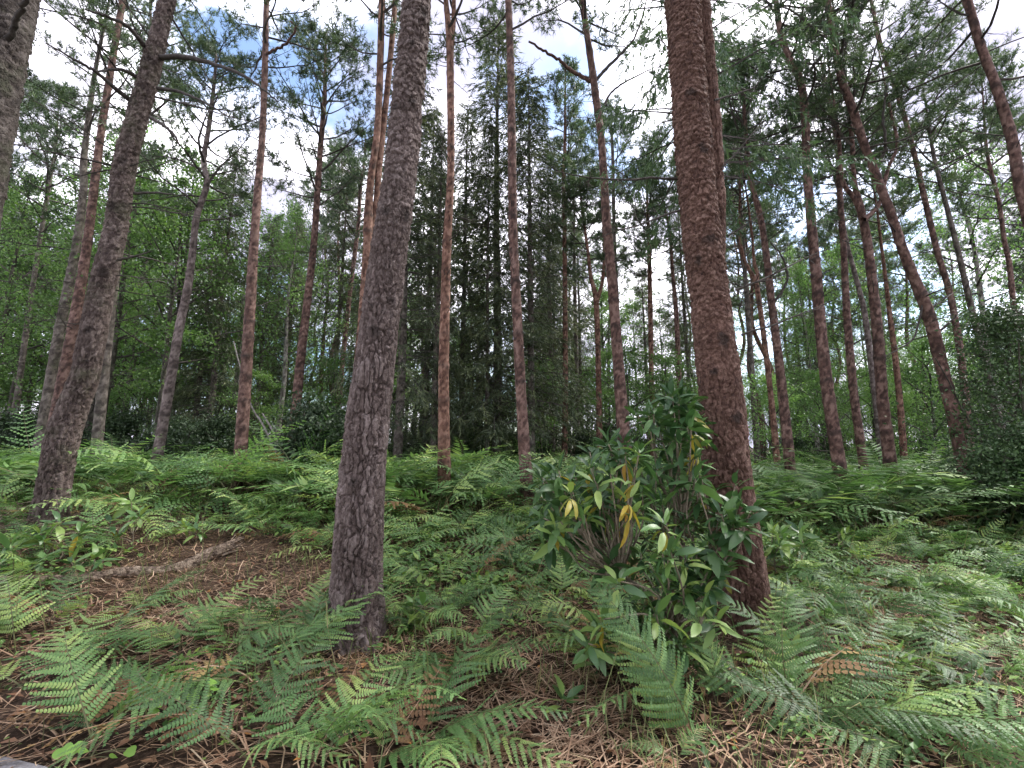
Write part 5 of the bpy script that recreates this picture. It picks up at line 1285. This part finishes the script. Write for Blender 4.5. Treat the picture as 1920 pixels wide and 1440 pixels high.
# rotten log
pts = []
for (px, py) in [(-60, 1118), (0, 1108), (60, 1104), (120, 1100), (180, 1092), (230, 1084), (300, 1080), (350, 1068), (400, 1052), (432, 1040)]:
    p = ground_at(px, py); p[2] = gz(p[0], p[1]) + 0.04 + (0.05 if px > 380 else 0); pts.append(p)
pts = np.array(pts); b0 = pts[0].copy()
lg = empty('fallen_log', b0); tag(lg, 'rotten broken log lying on the litter at the left', 'log')
obj('wood', trunk_mesh('log', pts - b0, [.05, .055, .052, .047, .044, .046, .042, .05, .055, .03], M_LOG, near=True, fine_top=9, seg=56, step=0.014, depth=0.02, flake=0.0, seed=9, ring=0), lg)
r = np.random.default_rng(96); mb = MB()
for k in range(16):
    p = pts[-1] - b0 + r.normal(size=3) * 0.035
    tube(mb, np.array([p - unit(pts[-1] - pts[-2]) * 0.1, p, p + unit(pts[-1] - pts[-2] + r.normal(size=3) * 0.05) * r.uniform(0.05, 0.2)]), np.array([0.014, 0.011, 0.002]), 4, 0, r.uniform(0.3, 0.9))
obj('splintered_end', mb.mesh('log_splinters', M_LOG, False), lg)

# twig mound
mb = MB(); r = np.random.default_rng(97)
for k in range(420):
    px, py = r.normal(60, 85), r.uniform(962, 1010)
    p = ground_at(px, py); p[2] += abs(r.normal(0, 0.07)); a = r.normal(0.1, 0.9)
    q = wander(p - np.array([math.cos(a), math.sin(a), 0]) * 0.15, (math.cos(a), math.sin(a), r.normal() * 0.15), r.uniform(0.15, 0.7), 5, 0.12, r)
    q[:, 2] = np.maximum(q[:, 2], ground_z(q[:, 0], q[:, 1]) + 0.01)
    tube(mb, q, np.linspace(r.uniform(0.003, 0.008), 0.002, 6), 4, 0, r.uniform(0.1, 1))
o = obj('brushwood', mb.mesh('brushwood', M_LOG)); tag(o, 'mound of dry twigs round the foot of the dark leaning pine', 'brushwood', kind='stuff')

def stick(name, label, pix, r0, r1, mat, cat='stick', group=None):
    pts = np.array([at(px, py, Y) for (px, py, Y) in pix]); b0 = pts[0].copy()
    q = resample(pts - b0, np.linspace(0, len(pts) - 1, 6 * len(pts)))
    mb = MB(); tube(mb, q, np.linspace(r0, r1, len(q)), 7, 0, 0.6)
    return tag(obj(name, mb.mesh(name, mat, True), None, b0), label, cat, group)
def gpt(px, py, dz=0.02):
    p = ground_at(px, py); return (px, py - dz * FPX / p[1], p[1])
stick('fallen_pole', 'straight pale stick lying across the bracken left of the thick lilac-grey trunk', [(505, 908, 7.2), (570, 907, 7.3), (650, 906, 7.4)], 0.012, 0.010, M_STEM)
stick('leaning_birch_pole', 'pale broken birch pole leaning beside the straight red pine', [(538, 870, 11.2), (515, 815, 11.4), (492, 775, 11.6)], 0.035, 0.02, M_BARK_BIRCH, 'pole')
stick('leaning_birch_pole', 'second pale leaning pole, crossing the straight red pine', [(528, 870, 10.8), (495, 800, 11.0), (468, 752, 11.2), (438, 640, 11.6)], 0.03, 0.015, M_BARK_BIRCH, 'pole')
stick('dry_stalk', 'orange-brown fallen stem on the litter at the right edge', [gpt(1790, 1250), gpt(1850, 1225, .05), gpt(1925, 1180, .12)], 0.009, 0.006, M_STEM)
stick('dry_stick', 'long straw-coloured dry stem in front of the rhododendron bush', [gpt(1070, 1300), gpt(1085, 1240, .06), (1130, 1165, 2.9)], 0.005, 0.003, M_STRAW)
stick('dry_stick', 'pale thin stem lying at the bottom right of centre', [gpt(1375, 1425), gpt(1420, 1390), gpt(1465, 1350)], 0.006, 0.004, M_GRASS)
stick('dry_stick', 'pale stick on the litter below the broken log end', [gpt(590, 1120), gpt(620, 1100, .05), gpt(640, 1085, .08)], 0.006, 0.004, M_STRAW)
